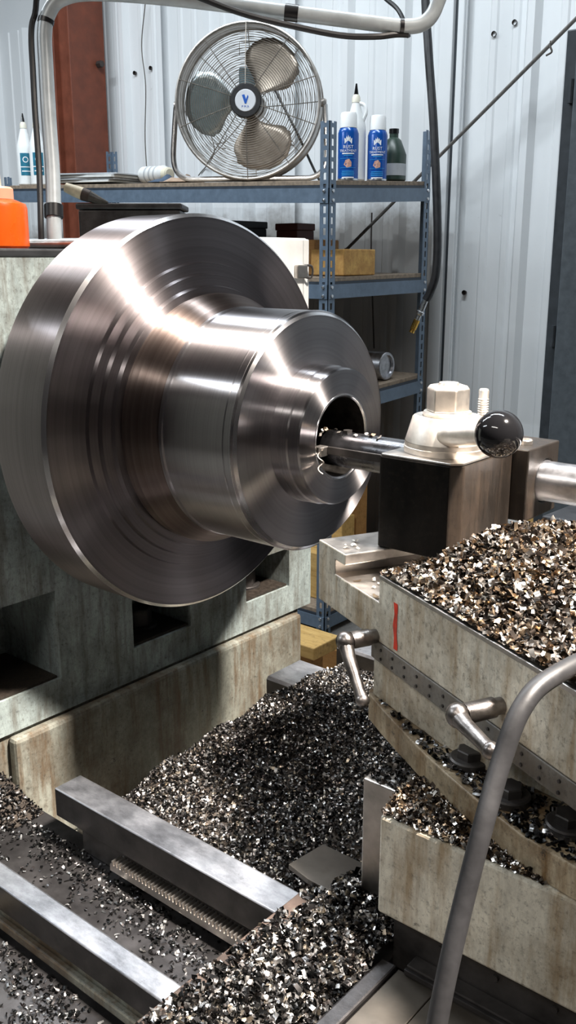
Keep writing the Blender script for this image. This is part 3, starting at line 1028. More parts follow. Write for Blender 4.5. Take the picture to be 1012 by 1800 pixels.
mb = MB()
H_(mb, -2.2, -0.52, -0.47, 0.42, 0.667, 0.95)         # core behind the pockets
H_(mb, -2.2, -0.52, -0.47, 0.268, 0.95, HT)
H_(mb, -0.52, -0.38, -0.47, 0.42, 0.667, 0.720)       # foot flange
H_(mb, -0.52, -0.38, -0.47, 0.42, 0.856, 0.95)        # above the pockets
H_(mb, -0.52, -0.38, -0.47, 0.268, 0.95, HT)
H_(mb, -0.52, -0.38, -0.168, -0.028, 0.720, 0.856)    # piers
H_(mb, -0.52, -0.38, 0.097, 0.235, 0.720, 0.856)
H_(mb, -0.52, -0.38, 0.355, 0.42, 0.720, 0.856)
H_(mb, -0.52, -0.38, -0.028, 0.097, 0.800, 0.856)
H_(mb, -0.52, -0.38, 0.235, 0.355, 0.795, 0.856)
mb.build('body', 'enamel_headstock', head)
for (y, z) in ((-0.27, 0.721), (0.035, 0.721), (0.295, 0.721)):
    b = MB()
    b.lathe([(0, 0), (0, 0.030), (0.008, 0.030), (0.008, 0)], 20, 'Z', (-0.44 - hx, y, z - hz))
    hexprof(b, (-0.44 - hx, y, z + 0.008 - hz), 0.023, 0.028)
    b.build('bolt', 'dark_steel', head, 0.001)
MB().lathe([(-0.379 - hx, 0.12), (-0.379 - hx, 0.13), (-0.340 - hx, 0.13), (-0.340 - hx, 0.12)], 40, 'X', (0, 0, AX - hz)).build('spindle_nose', 'dark_steel', head)
# oily sludge and chips in the pockets
for ya, yb in ((-0.46, -0.172), (-0.026, 0.095), (0.237, 0.353)):
    MB().box(-0.515 - hx, -0.385 - hx, ya, yb, 0.7202 - hz, 0.7240 - hz).build('pocket_sludge', 'chip_bed', head)

bed = thing('lathe_bed', 'cast lathe bed with ground steel rails, rack and rusty pale green panel', 'lathe bed', (0, 0, FLOOR))


def B_(mb, x0, x1, y0, y1, z0, z1):
    return mb.box(x0, x1, y0, y1, z0 - FLOOR, z1 - FLOOR)


mb = MB()
B_(mb, -2.2, -0.386, -0.47, 0.39, FLOOR, 0.6665)              # under the headstock
B_(mb, -0.386, -0.145, -0.330, 0.39, FLOOR, 0.470)            # gap floor
B_(mb, -0.145, 1.3, -0.330, 0.30, FLOOR, 0.655)               # web under the rails
mb.build('casting', 'enamel_bed', bed, 0.004)
mb = MB()
B_(mb, -0.386, -0.365, -0.262, 0.375, 0.472, 0.662)
mb.build('end_panel', 'enamel_bed', bed, 0.006)
mb = MB()
B_(mb, -0.386, -0.368, -0.160, -0.12, 0.4705, 0.4715)
mb.build('panel_seam', 'rust_brown', bed)
mb = MB()
B_(mb, -1.2, 1.3, -0.497, -0.476, FLOOR, 0.690)
mb.build('front_wall', 'enamel_bed', bed, 0.002)
mb = MB()
B_(mb, -1.2, 1.3, -0.505, -0.4975, 0.6735, 0.684)
mb.build('front_ledge', 'enamel_bed', bed, 0.002)
mb = MB()
B_(mb, -1.2, 1.3, -0.476, -0.331, 0.60, 0.650)
mb.build('trough', 'tray_steel', bed)


def rail(name, x0, x1, y0, y1, z0, z1, c0_, c1_):
    """a rail bar with chamfered top edges: c0_ at the front, c1_ at the back"""
    poly = [(y0, z0), (y1, z0), (y1, z1 - c1_), (y1 - c1_, z1), (y0 + c0_, z1), (y0, z1 - c0_)]
    m = MB().prism(poly, lambda y, z: (x0, y, z - FLOOR), lambda y, z: (x1, y, z - FLOOR))
    m.mats = ['rail_steel', 'dark_steel']
    o = m.build(name, None, bed, 0.0008)
    for p in o.data.polygons:
        if abs(p.normal.z) < 0.3:
            p.material_index = 1
    return o


rail('rail', -1.2, 1.2, -0.500, -0.475, 0.6905, 0.720, 0.0015, 0.003)
rail('rail', -0.143, 1.2, -0.357, -0.313, 0.684, 0.720, 0.0012, 0.007)
rail('rail', -0.152, 1.2, 0.028, 0.110, 0.660, 0.720, 0.004, 0.004)
rail('rail', -0.152, 1.2, 0.200, 0.290, 0.660, 0.712, 0.004, 0.004)
mb = MB()
B_(mb, -0.105, 1.2, -0.350, -0.331, 0.650, 0.6838)
mb.build('rail_rib', 'dark_steel', bed, 0.001)
mb = MB()
x = -0.035
while x < 0.235:
    mb.add([(x, -0.366, 0.672 - FLOOR), (x + 0.0036, -0.366, 0.672 - FLOOR), (x + 0.0026, -0.366, 0.677 - FLOOR), (x + 0.001, -0.366, 0.677 - FLOOR),
            (x, -0.352, 0.672 - FLOOR), (x + 0.0036, -0.352, 0.672 - FLOOR), (x + 0.0026, -0.352, 0.677 - FLOOR), (x + 0.001, -0.352, 0.677 - FLOOR)],
           [(0, 1, 2, 3), (7, 6, 5, 4), (0, 4, 5, 1), (1, 5, 6, 2), (2, 6, 7, 3), (3, 7, 4, 0)])
    x += 0.0052
B_(mb, -0.037, 0.6, -0.366, -0.351, 0.664, 0.672)
mb.build('gear_rack', 'worn_steel', bed)
mb = MB()
B_(mb, -1.2, 1.3, -0.85, -0.4975, 0.652, 0.667)
mb.build('drip_pan', 'tray_steel', bed)
mb = MB()
B_(mb, -1.2, 1.3, -0.66, -0.645, 0.6675, 0.685)
mb.build('pan_rim', 'enamel_bed', bed, 0.003)
mb = MB()
B_(mb, -0.075, -0.062, -0.645, -0.5085, 0.6675, 0.682)
mb.build('pan_divider', 'enamel_bed', bed, 0.003)

# white electrical box behind the headstock
t = thing('electrical_box', 'white box with a metal latch behind the flange, left of the shelf post', 'box', (-0.386, 0.27, 0.9512))
MB().box(-0.20, 0, 0, 0.141, 0.0, 0.398).build('body', 'white_box', t, 0.003)
MB().box(0.0005, 0.006, 0.002, 0.124, 0.004, 0.396).build('door', 'white_box', t, 0.002)
MB().box(0.0005, 0.006, 0.1255, 0.140, 0.004, 0.396).build('door_frame', 'white_box', t, 0.002)
MB().box(0.0062, 0.014, 0.098, 0.127, 0.330, 0.353).build('latch', 'worn_steel', t, 0.002)
MB().tube(spline([(0.008, 0.122, 0.332), (0.016, 0.134, 0.332), (0.016, 0.135, 0.350), (0.008, 0.124, 0.352)], 4), 0.002, 6).build('latch_loop', 'dark_steel', t)

# ------------------------------------------------------------------ things on the headstock
o = MB().box(-1.2, -0.44, -0.42, 0.16, HT + 0.0005, HT + 0.012).build('rubber_mat', 'black_rubber', None, 0.003)
tag(o, 'black rubber mat lying on top of the headstock under the orange bottle', 'mat')
zt = HT + 0.0125
t = thing('oil_bottle', 'orange translucent plastic oil bottle on the headstock at the left edge', 'bottle', (-0.575, -0.085, zt))
MB().lathe([(0, 0), (0, 0.040), (0.004, 0.043), (0.058, 0.043), (0.064, 0.041), (0.070, 0.026), (0.070, 0)], 36).build('body', 'orange_plastic', t)
MB().lathe([(0.0705, 0), (0.0705, 0.0245), (0.085, 0.0245), (0.088, 0.021), (0.088, 0)], 28).build('cap', 'pale_cap', t)
MB().lathe([(0.0885, 0), (0.0885, 0.008), (0.11, 0.007), (0.112, 0.004), (0.19, 0.0025), (0.19, 0)], 14).build('spout', 'cream_plastic', t)
for k, (p0, p1, r, m, lab) in enumerate((((-0.70, -0.03, zt + 0.008), (-0.52, 0.02, zt + 0.008), 0.0078, 'worn_steel', 'grey steel rod on the headstock mat, nearest the orange bottle'), ((-0.72, 0.0, zt + 0.009), (-0.52, 0.06, zt + 0.009), 0.0088, 'conduit_grey', 'pale grey pipe with black end on the headstock mat'))):
    p0, p1 = Vector(p0), Vector(p1)
    t = thing('rod', lab, 'rod', tuple(p0))
    MB().cyl(Vector((0, 0, 0)) + (p1 - p0) * 0.35, p1 - p0, r, seg=14).build('shank', m, t)
    MB().cyl((0, 0, 0), (p1 - p0) * 0.35, r * 0.98, seg=14).build('grip', 'black_rubber', t)
t = thing('steel_bin', 'dark steel bin on the headstock behind the flange, brush lying on it', 'bin', (-0.792, 0.234, HT + 0.0005))
Mb = Matrix.Rotation(rad(39.8), 4, 'Z')
bh = 1.414 - HT
MB().box(0, 0.19, 0, 0.12, 0, bh - 0.012, Mb).build('body', 'dark_steel', t, 0.003)
MB().box(-0.004, 0.194, -0.004, 0.124, bh - 0.011, bh, Mb).build('lid', 'dark_steel', t, 0.003)
t = thing('paint_brush', 'old brush with pale wooden handle lying on the dark bin', 'brush', (-0.795, 0.245, 1.416))
bo = Vector((-0.795, 0.245, 1.416))
q = lambda *p: Vector(p) - bo
MB().tube([q(-0.813, 0.224, 1.443), q(-0.800, 0.233, 1.437), q(-0.787, 0.242, 1.431)], [0.0085, 0.0105, 0.0115], 12).build('handle', 'brush_handle', t)
MB().tube([q(-0.787, 0.242, 1.431), q(-0.776, 0.250, 1.4265)], [0.0118, 0.0108], 12).build('ferrule', 'rust_brown', t)
MB().tube([q(-0.776, 0.250, 1.4265), q(-0.764, 0.258, 1.4205), q(-0.748, 0.269, 1.4155)], [0.0105, 0.0080, 0.002], 10).build('bristles', 'bristle', t)

# conduit loop with taped black cable
cp = [(-0.601, 0.033, HT + 0.0125), (-0.603, 0.036, 1.37), (-0.620, 0.052, 1.45), (-0.640, 0.066, 1.54), (-0.655, 0.078, 1.61), (-0.664, 0.086, 1.66), (-0.662, 0.094, 1.690), (-0.648, 0.110, 1.713), (-0.610, 0.145, 1.722), (-0.520, 0.227, 1.716), (-0.377, 0.340, 1.695), (-0.255, 0.435, 1.676), (-0.223, 0.462, 1.673), (-0.203, 0.482, 1.680), (-0.192, 0.497, 1.706), (-0.188, 0.505, 1.76), (-0.187, 0.51, 2.0)]
cps = spline(cp, 8)
cb = Vector(cp[0])
t = thing('conduit', 'pale grey bent conduit rising from the headstock and crossing the top of picture', 'conduit', tuple(cb))
MB().tube([p - cb for p in cps], 0.0118, 14).build('pipe', 'conduit_grey', t)


def tape(i0, i1, r=0.0130):
    MB().tube([p - cb for p in cps[i0:i1 + 1]], r, 14).build('tape', 'black_tape', t)


tape(9, 11, 0.0150)
tape(44, 46)
tape(80, 81)
tape(92, 94)
off = [Vector((-0.011, -0.014, 0))] * len(cps)
cable = [cps[i] + Vector((-0.0135, -0.0155, 0)) for i in range(0, 49, 4)] + [Vector(p) for p in ((-0.655, 0.085, 1.735), (-0.60, 0.14, 1.757), (-0.50, 0.215, 1.725), (-0.42, 0.28, 1.690), (-0.36, 0.335, 1.672), (-0.30, 0.385, 1.658), (-0.257, 0.42, 1.656), (-0.235, 0.447, 1.6605), (-0.222, 0.462, 1.661))]
cable[0].z = HT + 0.0175
o = MB().tube(spline(cable, 5), 0.0048, 8).build('cable', 'black_rubber')
tag(o, 'black cable taped along the grey conduit and sagging under its top run', 'cable')

# ------------------------------------------------------------------ the workpiece
wp = thing('workpiece', 'large stepped turned-steel workpiece with wide flange and bored hub', 'workpiece', (0, 0, AX))
# flange with three shallow steps on its face
FR_, FX0, FX1 = 0.2725, -0.336, -0.237
MB().lathe([(FX0, 0.06), (FX0, FR_ - 0.002), (FX0 + 0.002, FR_), (FX1 - 0.004, FR_), (FX1, FR_ - 0.004), (FX1, 0.2105), (FX1 + 0.0055, 0.2090), (FX1 + 0.0055, 0.1955), (FX1 + 0.012, 0.194), (FX1 + 0.012, 0.1805), (FX1 + 0.018, 0.1785), (FX1 + 0.018, 0.168), (FX1 + 0.008, 0.166), (FX1 + 0.008, 0.06)], 160, 'X', (0, 0, 0)).build('flange', 'turned_flange', wp, sharp=6)
MB().lathe([(FX1 - 0.0042, FR_ + 0.00025), (FX1 + 0.0003, FR_ - 0.0042)], 160, 'X').build('flange_edge', 'turned_edge', wp, sharp=6)
MB().lathe([(-0.229, 0.06), (-0.229, 0.1655), (-0.212, 0.1705), (-0.200, 0.170), (-0.176, 0.158), (-0.1685, 0.1515), (-0.1685, 0.06)], 160, 'X').build('shoulder', 'turned_brown', wp, sharp=6)
MB().lathe([(-0.168, 0.06), (-0.168, 0.1525), (-0.1665, 0.154), (-0.1615, 0.154), (-0.160, 0.1518), (-0.1575, 0.1518), (-0.1565, 0.153), (-0.060, 0.153), (-0.0585, 0.1525), (-0.057, 0.153), (-0.047, 0.153), (-0.042, 0.1475), (-0.042, 0.088), (-0.030, 0.088), (-0.030, 0.055)], 160, 'X').build('hub', 'turned_hub', wp, sharp=6)
MB().lathe([(-0.0475, 0.1533), (-0.0415, 0.1473)], 160, 'X').build('hub_edge', 'turned_edge', wp, sharp=6)
MB().lathe([(-0.0299, 0.0875), (-0.018, 0.0875), (-0.0165, 0.0855), (-0.002, 0.0855), (0.0, 0.0835), (0.0, 0.0515), (-0.001, 0.050)], 128, 'X').build('boss', 'turned_hub', wp, sharp=6)
MB().lathe([(-0.001, 0.0503), (0.0006, 0.0522), (0.0006, 0.0540), (-0.0004, 0.0545)], 96, 'X').build('bore_edge', 'turned_edge', wp)
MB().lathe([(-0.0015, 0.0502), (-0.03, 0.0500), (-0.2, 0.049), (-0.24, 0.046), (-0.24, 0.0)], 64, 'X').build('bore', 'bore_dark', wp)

# ------------------------------------------------------------------ boring bar and its holder
t = thing('boring_bar', 'oily dark round steel boring bar reaching into the workpiece bore', 'boring bar', (-0.012, -0.012, 1.088))
MB().lathe([(0, 0), (0, 0.0190), (0.003, 0.0218), (0.185, 0.0220)], 40, 'X').build('nose_shank', 'bar_steel', t)
MB().lathe([(0.185, 0.0220), (0.289, 0.0220), (0.291, 0.0212), (0.74, 0.0212), (0.742, 0)], 40, 'X').build('rear_shank', 'ground_steel', t)
MB().box(0.016, 0.16, -0.0228, -0.0205, -0.004, 0.006).build('flat', 'dark_steel', t, 0.001)
MB().box(0.003, 0.016, -0.0350, -0.008, -0.006, 0.006).build('tool_bit', 'worn_steel', t, 0.001)
MB().lathe([(0.0, 0), (0.0, 0.006), (0.004, 0.006), (0.004, 0.0)], 6, 'Z', (0.030, 0.0, 0.0205), smooth=False).build('clamp_screw', 'dark_steel', t)

t = thing('bar_holder', 'dark steel boring bar holder clamped on the back of the tool post', 'tool holder', (0.18, -0.056, 1.051))
hb = MB()
n = 28
circ = [(0.049 + 0.0232 * math.cos(PI / 2 + 2 * PI * k / n), 0.039 + 0.0232 * math.sin(PI / 2 + 2 * PI * k / n)) for k in range(n)]
# body: rectangle in YZ pierced by the bar (ring of quads between square outline and bore)
Y0_, Y1_, Z0_, Z1_ = 0.0015, 0.074, 0.0, 0.076


def sq(k):
    a = PI / 2 + 2 * PI * k / n
    c, s = math.cos(a), math.sin(a)
    cx_, cz_ = 0.045, 0.039
    tx = ((Y1_ - cx_) if c > 0 else (cx_ - Y0_)) / max(1e-6, abs(c))
    tz = ((Z1_ - cz_) if s > 0 else (cz_ - Z0_)) / max(1e-6, abs(s))
    tt = min(tx, tz)
    return (cx_ + c * tt, cz_ + s * tt)


circ = [(0.044 + 0.0232 * math.cos(PI / 2 + 2 * PI * k / n), 0.037 + 0.0232 * math.sin(PI / 2 + 2 * PI * k / n)) for k in range(n)]
sqp = [sq(k) for k in range(n)]
corners = [(Y0_, Z1_), (Y0_, Z0_), (Y1_, Z0_), (Y1_, Z1_)]
for cpt in corners:     # snap the nearest ray to each corner so that the outline stays square
    k = min(range(n), key=lambda i: (sqp[i][0] - cpt[0]) ** 2 + (sqp[i][1] - cpt[1]) ** 2)
    sqp[k] = cpt
vs, fs = [], []
for X_ in (0.0, 0.0965):
    vs += [(X_, y, z) for y, z in sqp] + [(X_, y, z) for y, z in circ]
for k in range(n):
    k2 = (k + 1) % n
    fs.append((k, k2, n + k2, n + k))
    fs.append((2 * n + k, 3 * n + k, 3 * n + k2, 2 * n + k2))
    fs.append((k, 2 * n + k, 2 * n + k2, k2))
    fs.append((n + k, n + k2, 3 * n + k2, 3 * n + k))
hb.add(vs, fs)
hb.build('body', 'block_side', t, 0.0015)
b = MB()
b.lathe([(0, 0), (0, 0.0078), (0.004, 0.0078), (0.005, 0.0068), (0.005, 0.0045), (0.003, 0.0045), (0.003, 0)], 20, 'Z', (0.078, 0.030, 0.0762))
b.build('set_screw', 'worn_steel', t)
b = MB()
pr = [(0, 0), (0, 0.0060)]
for k in range(16):
    pr += [(0.004 + k * 0.0026, 0.0060), (0.0053 + k * 0.0026, 0.0052)]
pr += [(0.052, 0.0056), (0.054, 0.0042), (0.054, 0)]
b.lathe(pr, 16, 'Z', (0.029, 0.026, 0.0762))
b.build('height_stud', 'bright_steel', t, sharp=60)

# ------------------------------------------------------------------ tool post
TZ = 1.0305
t = thing('tool_post', 'square black quick-change tool post with steel cone clamp and black ball lever', 'tool post', (0.2135, -0.110, TZ))
mb = MB()
X0, X1, Y0b, Y1b = -0.0455, 0.0455, -0.0545, 0.0545
poly = [(X0, Y0b + 0.002), (X0 + 0.002, Y0b), (X1 - 0.010, Y0b), (X1, Y0b + 0.010), (X1, Y1b), (X0, Y1b)]
mb.mat('block_black').prism_z(poly, 0, 0.0945)
blk = mb.build('block', None, t, 0.0015)
blk.data.materials.append(MATS['block_side'])
for p in blk.data.polygons:
    if p.normal.x > 0.4:
        p.material_index = 1
MB().prism_z([(X0 + 0.0008, Y0b + 0.003), (X0 + 0.003, Y0b + 0.0008), (X1 - 0.010, Y0b + 0.0008), (X1 - 0.0008, Y0b + 0.010), (X1 - 0.0008, Y1b - 0.0008), (X0 + 0.0008, Y1b - 0.0008)], 0.0946, 0.0968).build('top_plate', 'worn_steel', t, 0.0008)
zc = 0.0969
ccx, ccy = 0.0, -0.002
MB().lathe([(zc, 0), (zc, 0.0420), (zc + 0.006, 0.0425), (zc + 0.0065, 0.0415), (zc + 0.011, 0.0415)], 48, 'Z', (ccx, ccy, 0)).build('base_ring', 'bright_steel', t)
MB().lathe([(zc + 0.0111, 0.0412), (zc + 0.0345, 0.0345), (zc + 0.036, 0.0330), (zc + 0.036, 0.0250), (zc + 0.0345, 0.0245), (zc + 0.0345, 0.0)], 48, 'Z', (ccx, ccy, 0)).build('clamp_cone', 'bright_steel', t)
MB().lathe([(zc + 0.0346, 0), (zc + 0.0346, 0.0240), (zc + 0.0385, 0.0245), (zc + 0.0405, 0.0235), (zc + 0.0405, 0)], 40, 'Z', (ccx, ccy, 0)).build('washer', 'bright_steel', t)
b = MB()
b.lathe([(zc + 0.0406, 0), (zc + 0.0406, 0.0215), (zc + 0.063, 0.0215), (zc + 0.0665, 0.0185), (zc + 0.0665, 0)], 6, 'Z', (ccx, ccy, 0), smooth=False, a0=rad(22))
b.build('hex_nut', 'bright_steel', t, 0.0012)
MB().lathe([(zc + 0.0666, 0), (zc + 0.0666, 0.0105), (zc + 0.0690, 0.0095), (zc + 0.0695, 0)], 24, 'Z', (ccx, ccy, 0)).build('stud_end', 'bright_steel', t)
bp = Vector((0.306 - 0.2135, -0.181 + 0.110, 1.165 - TZ))
st = Vector((0.016, -0.030, zc + 0.021))
dv = (bp - st).normalized()
MB().tube([st, st + dv * 0.03, bp - dv * 0.012], [0.0105, 0.0100, 0.0085], 20).build('lever_arm', 'bright_steel', t)
MB().sphere(bp, 0.0214, 40, 24).build('ball_knob', 'black_plastic', t)

# ------------------------------------------------------------------ compound slide (turned 25.8 degrees)
RZ = rad(-25.8)
cs = thing('compound_slide', 'swivelled compound slide in stained cream enamel with red paint mark', 'compound slide', (0.21, -0.11, 0.873), RZ)
z_ = lambda z: z - 0.873
FYc = -0.110
top = 1.030
slot = [(-0.061, 0.964), (0.75, 0.964), (0.75, top), (0.0665, top), (0.0665, 1.003), (-0.024, 1.003), (-0.024, 1.0185), (-0.002, 1.0185), (-0.002, top), (-0.061, top)]
mb = MB()
mb.mat('enamel_carriage').prism_y([(x, z_(z)) for x, z in slot], FYc, 0.135)
o = mb.build('top_slide', None, cs, 0.0012)
o.data.materials.append(MATS['worn_steel'])
for p in o.data.polygons:
    c = p.center
    if (p.normal.z > 0.5 and c.z > z_(1.0)) or (abs(p.normal.x) > 0.5 and c.z > z_(1.002) and -0.03 < c.x < 0.07) or (p.normal.z < -0.5 and c.z > z_(1.0)):
        p.material_index = 1
# worn bare strip along the front edge of the chip-covered deck
MB().box(0.0675, 0.75, FYc - 0.0006, FYc + 0.004, z_(1.0268), z_(1.0308)).build('edge_strip', 'worn_steel', cs, 0.0006)
mb = MB()
mb.prism_z([(0.050, -0.1045), (0.16, -0.099), (0.22, -0.088), (0.255, -0.070), (0.30, -0.056), (0.75, -0.050), (0.75, 0.12), (0.050, 0.12)], z_(0.9005), z_(0.9640))
mb.build('slide_base', 'enamel_carriage', cs, 0.0015)
MB().box(0.056, 0.75, FYc - 0.0010, FYc + 0.02, z_(0.9445), z_(0.9636)).build('gib_strip', 'gib_steel', cs, 0.0008)
for k in range(16):
    for dz in (0.949, 0.958):
        x = 0.075 + k * 0.021
        MB().lathe([(0, 0), (0, 0.0016), (-0.0012, 0.0014), (-0.0012, 0)], 8, 'Y', (x, FYc - 0.001, z_(dz))).build('screw', 'dark_steel', cs)
mb = MB()
mb.prism_z([(0.037, -0.101), (0.048, -0.1075), (0.085, -0.1125), (0.12, -0.1160), (0.17, -0.1205), (0.21, -0.1215), (0.25, -0.1215), (0.30, -0.1190), (0.346, -0.1085), (0.42, -0.085), (0.50, -0.05), (0.75, -0.02), (0.75, 0.125), (0.037, 0.125)], z_(0.8735), z_(0.900))
mb.build('swivel_plate', 'enamel_swivel', cs, 0.0012)
for (x, y) in ((0.198, -0.094), (0.258, -0.098), (0.308, -0.082)):
    b = MB()
    b.lathe([(0, 0), (0, 0.0170), (0.005, 0.0170), (0.0062, 0.0155), (0.0062, 0)], 28, 'Z', (x, y, z_(0.9003)))
    hexprof(b, (x, y, z_(0.9065)), 0.0112, 0.0075, a0=0.3)
    b.build('flange_nut', 'dark_steel', cs)


def gib_lever(x, z, s, hx_, hz_, nm='gib_lever'):
    """ball-ended clamp lever: shaft square to the face, handle across its end"""
    mb = MB()
    y0 = FYc - 0.0012
    ye = FYc - s
    mb.tube([(x, y0 + 0.004, z), (x, y0 - 0.006, z), (x, y0 - 0.0065, z), (x, ye + 0.006, z)], [0.0068, 0.0068, 0.0082, 0.0082], 16)
    mb.sphere((x, ye, z), 0.0098, 20, 12, (1, 0.9, 1))
    d = Vector((hx_ - x, 0, hz_ - z))
    mb.tube([(x, ye, z), (x + d.x * 0.3, ye - 0.002, z + d.z * 0.3), (x + d.x * 0.85, ye - 0.003, z + d.z * 0.85), (x + d.x, ye - 0.003, z + d.z)], [0.0078, 0.0062, 0.0054, 0.0066], 14)
    mb.sphere((x + d.x, ye - 0.003, z + d.z), 0.0068, 16, 10)
    return mb.build(nm, 'lever_steel', cs, sharp=50)


gib_lever(0.063, 0 + z_(0.968), 0.033, 0.104, z_(0.927))
gib_lever(0.256, z_(0.984), 0.040, 0.302, z_(0.979))
# red paint stroke on the face
n = 9
vs = []
for i in range(n):
    u = i / (n - 1)
    zz = 1.013 - 0.045 * u
    jx = 0.0008 * math.sin(9 * u) + 0.0015 * u
    w = 0.0031 + 0.0005 * math.sin(14 * u + 1)
    vs += [(0.0975 + jx - w, FYc - 0.0004, z_(zz)), (0.0975 + jx + w, FYc - 0.0004, z_(zz))]
MB().add(vs, [(2 * i, 2 * i + 1, 2 * i + 3, 2 * i + 2) for i in range(n - 1)]).build('red_mark', 'red_paint', cs)

# ------------------------------------------------------------------ cross slide and saddle
t = thing('cross_slide', 'broad stained cream cross slide under the compound', 'cross slide', (0.31, -0.359, 0.781))
c_ = 0.781
MB().box(0, 0.75, 0, 0.46, 0.0, 0.873 - c_).build('body', 'enamel_carriage', t, 0.0025)
MB().box(-0.045, -0.0005, 0.040, 0.46, -0.0503, 0.873 - c_ - 0.001).build('end_block', 'worn_steel', t, 0.0015)
sd = thing('saddle', 'saddle of the lathe carriage with chip-strewn wing and steel cover plates', 'carriage', (0.31, -0.359, 0.7205))
s_ = 0.7205


def S_(mb, x0, x1, y0, y1, z0, z1):
    return mb.box(x0 - 0.31, x1 - 0.31, y0 + 0.359, y1 + 0.359, z0 - s_, z1 - s_)


mb = MB()
S_(mb, 0.222, 0.318, -0.70, -0.02, 0.7208, 0.7300)
S_(mb, 0.318, 1.05, -0.345, -0.02, 0.7208, 0.7800)
mb.build('wing', 'dark_steel', sd, 0.001)
mb = MB()
S_(mb, 0.204, 0.2215, -0.70, -0.318, 0.7208, 0.7335)
mb.build('way_wiper', 'rust_brown', sd, 0.0015)
mb = MB()
S_(mb, 0.3185, 0.334, -0.70, -0.362, 0.7208, 0.7420)
mb.build('edge_rail', 'tray_steel', sd, 0.002)
for i, (xa, xb) in enumerate(((0.335, 0.372), (0.3726, 0.50), (0.5006, 0.80))):
    mb = MB()
    S_(mb, xa, xb, -0.70, -0.3615, 0.7208, 0.7385)
    mb.build('cover_plate', 'plate_steel', sd, 0.0008)
mb = MB()
S_(mb, 0.342, 1.05, -0.3605, -0.3455, 0.7390, 0.7455)
mb.build('felt_strip', 'dark_steel', sd, 0.001)
mb = MB()
S_(mb, 0.342, 1.05, -0.3645, -0.3610, 0.7390, 0.7440)
mb.build('retainer_strip', 'tray_steel', sd, 0.0008)
for k in range(5):
    MB().lathe([(0, 0), (0, 0.0030), (-0.002, 0.0026), (-0.002, 0)], 10, 'Y', (0.365 + k * 0.05 - 0.31, -0.3452 + 0.359, 0.764 - s_)).build('screw', 'dark_steel', sd)

mb = MB()
mb.prism_z([(0.172 - 0.31, -0.3105 + 0.359), (0.2015 - 0.31, -0.3165 + 0.359), (0.2615 - 0.31, -0.317 + 0.359), (0.258 - 0.31, -0.262 + 0.359), (0.178 - 0.31, -0.262 + 0.359)], 0.7312 - s_, 0.7372 - s_)
mb.build('way_pad', 'plate_steel', sd, 0.001)

# grey coolant hose in the foreground
hp = [(0.60, -0.23, 1.070), (0.53, -0.275, 1.066), (0.478, -0.322, 1.056), (0.458, -0.385, 1.050), (0.452, -0.414, 1.037), (0.449, -0.432, 1.006), (0.450, -0.452, 0.974), (0.449, -0.468, 0.934), (0.449, -0.486, 0.890), (0.449, -0.498, 0.852), (0.449, -0.512, 0.80), (0.450, -0.520, 0.7465)]
o = MB().tube([Vector(p) - Vector(hp[-1]) for p in spline(hp, 8)], 0.0066, 16).build('coolant_hose', 'grey_hose', None, loc=hp[-1])
tag(o, 'grey rubber hose arching down across the lower right foreground', 'hose')


# ------------------------------------------------------------------ metal chips
def quat_mats(n, tilt):
    """random rotations: any heading, tipped by up to ~tilt"""
    yaw = np.random.rand(n) * 2 * PI
    tl = np.abs(np.random.randn(n)) * tilt
    ax = np.random.rand(n) * 2 * PI
    cy, sy = np.cos(yaw), np.sin(yaw)
    R1 = np.zeros((n, 3, 3))
    R1[:, 0, 0] = cy; R1[:, 0, 1] = -sy; R1[:, 1, 0] = sy; R1[:, 1, 1] = cy; R1[:, 2, 2] = 1
    u = np.stack([np.cos(ax), np.sin(ax), np.zeros(n)], 1)
    c, s_, C = np.cos(tl), np.sin(tl), 1 - np.cos(tl)
    R2 = np.zeros((n, 3, 3))
    R2[:, 0, 0] = c + u[:, 0] ** 2 * C; R2[:, 0, 1] = u[:, 0] * u[:, 1] * C; R2[:, 0, 2] = u[:, 1] * s_
    R2[:, 1, 0] = u[:, 0] * u[:, 1] * C; R2[:, 1, 1] = c + u[:, 1] ** 2 * C; R2[:, 1, 2] = -u[:, 0] * s_
    R2[:, 2, 0] = -u[:, 1] * s_; R2[:, 2, 1] = u[:, 0] * s_; R2[:, 2, 2] = c
    return R2 @ R1


def chip_verts(n, size, tilt):
    """curled little flakes: four cross-lines of two points each"""
    L = size * (0.55 + 0.9 * np.random.rand(n))
    Wd = size * (0.28 + 0.45 * np.random.rand(n))
    phi = 0.4 + 2.6 * np.random.rand(n) ** 1.5
    s = np.linspace(-0.5, 0.5, 4)
    a = s[None, :] * phi[:, None]
    Rr = (L / phi)[:, None]
    x = Rr * np.sin(a)
    z = Rr * (1 - np.cos(a)) * np.where(np.random.rand(n) < 0.5, 1, -1)[:, None]
    V = np.zeros((n, 8, 3))
    for k in range(4):
        for j, sg in enumerate((-1, 1)):
            V[:, k * 2 + j, 0] = x[:, k]
            V[:, k * 2 + j, 1] = sg * Wd * 0.5 + 0.12 * sg * Wd * (k - 1.5) * 0.3
            V[:, k * 2 + j, 2] = z[:, k]
    return np.einsum('nij,nkj->nki', quat_mats(n, tilt), V)


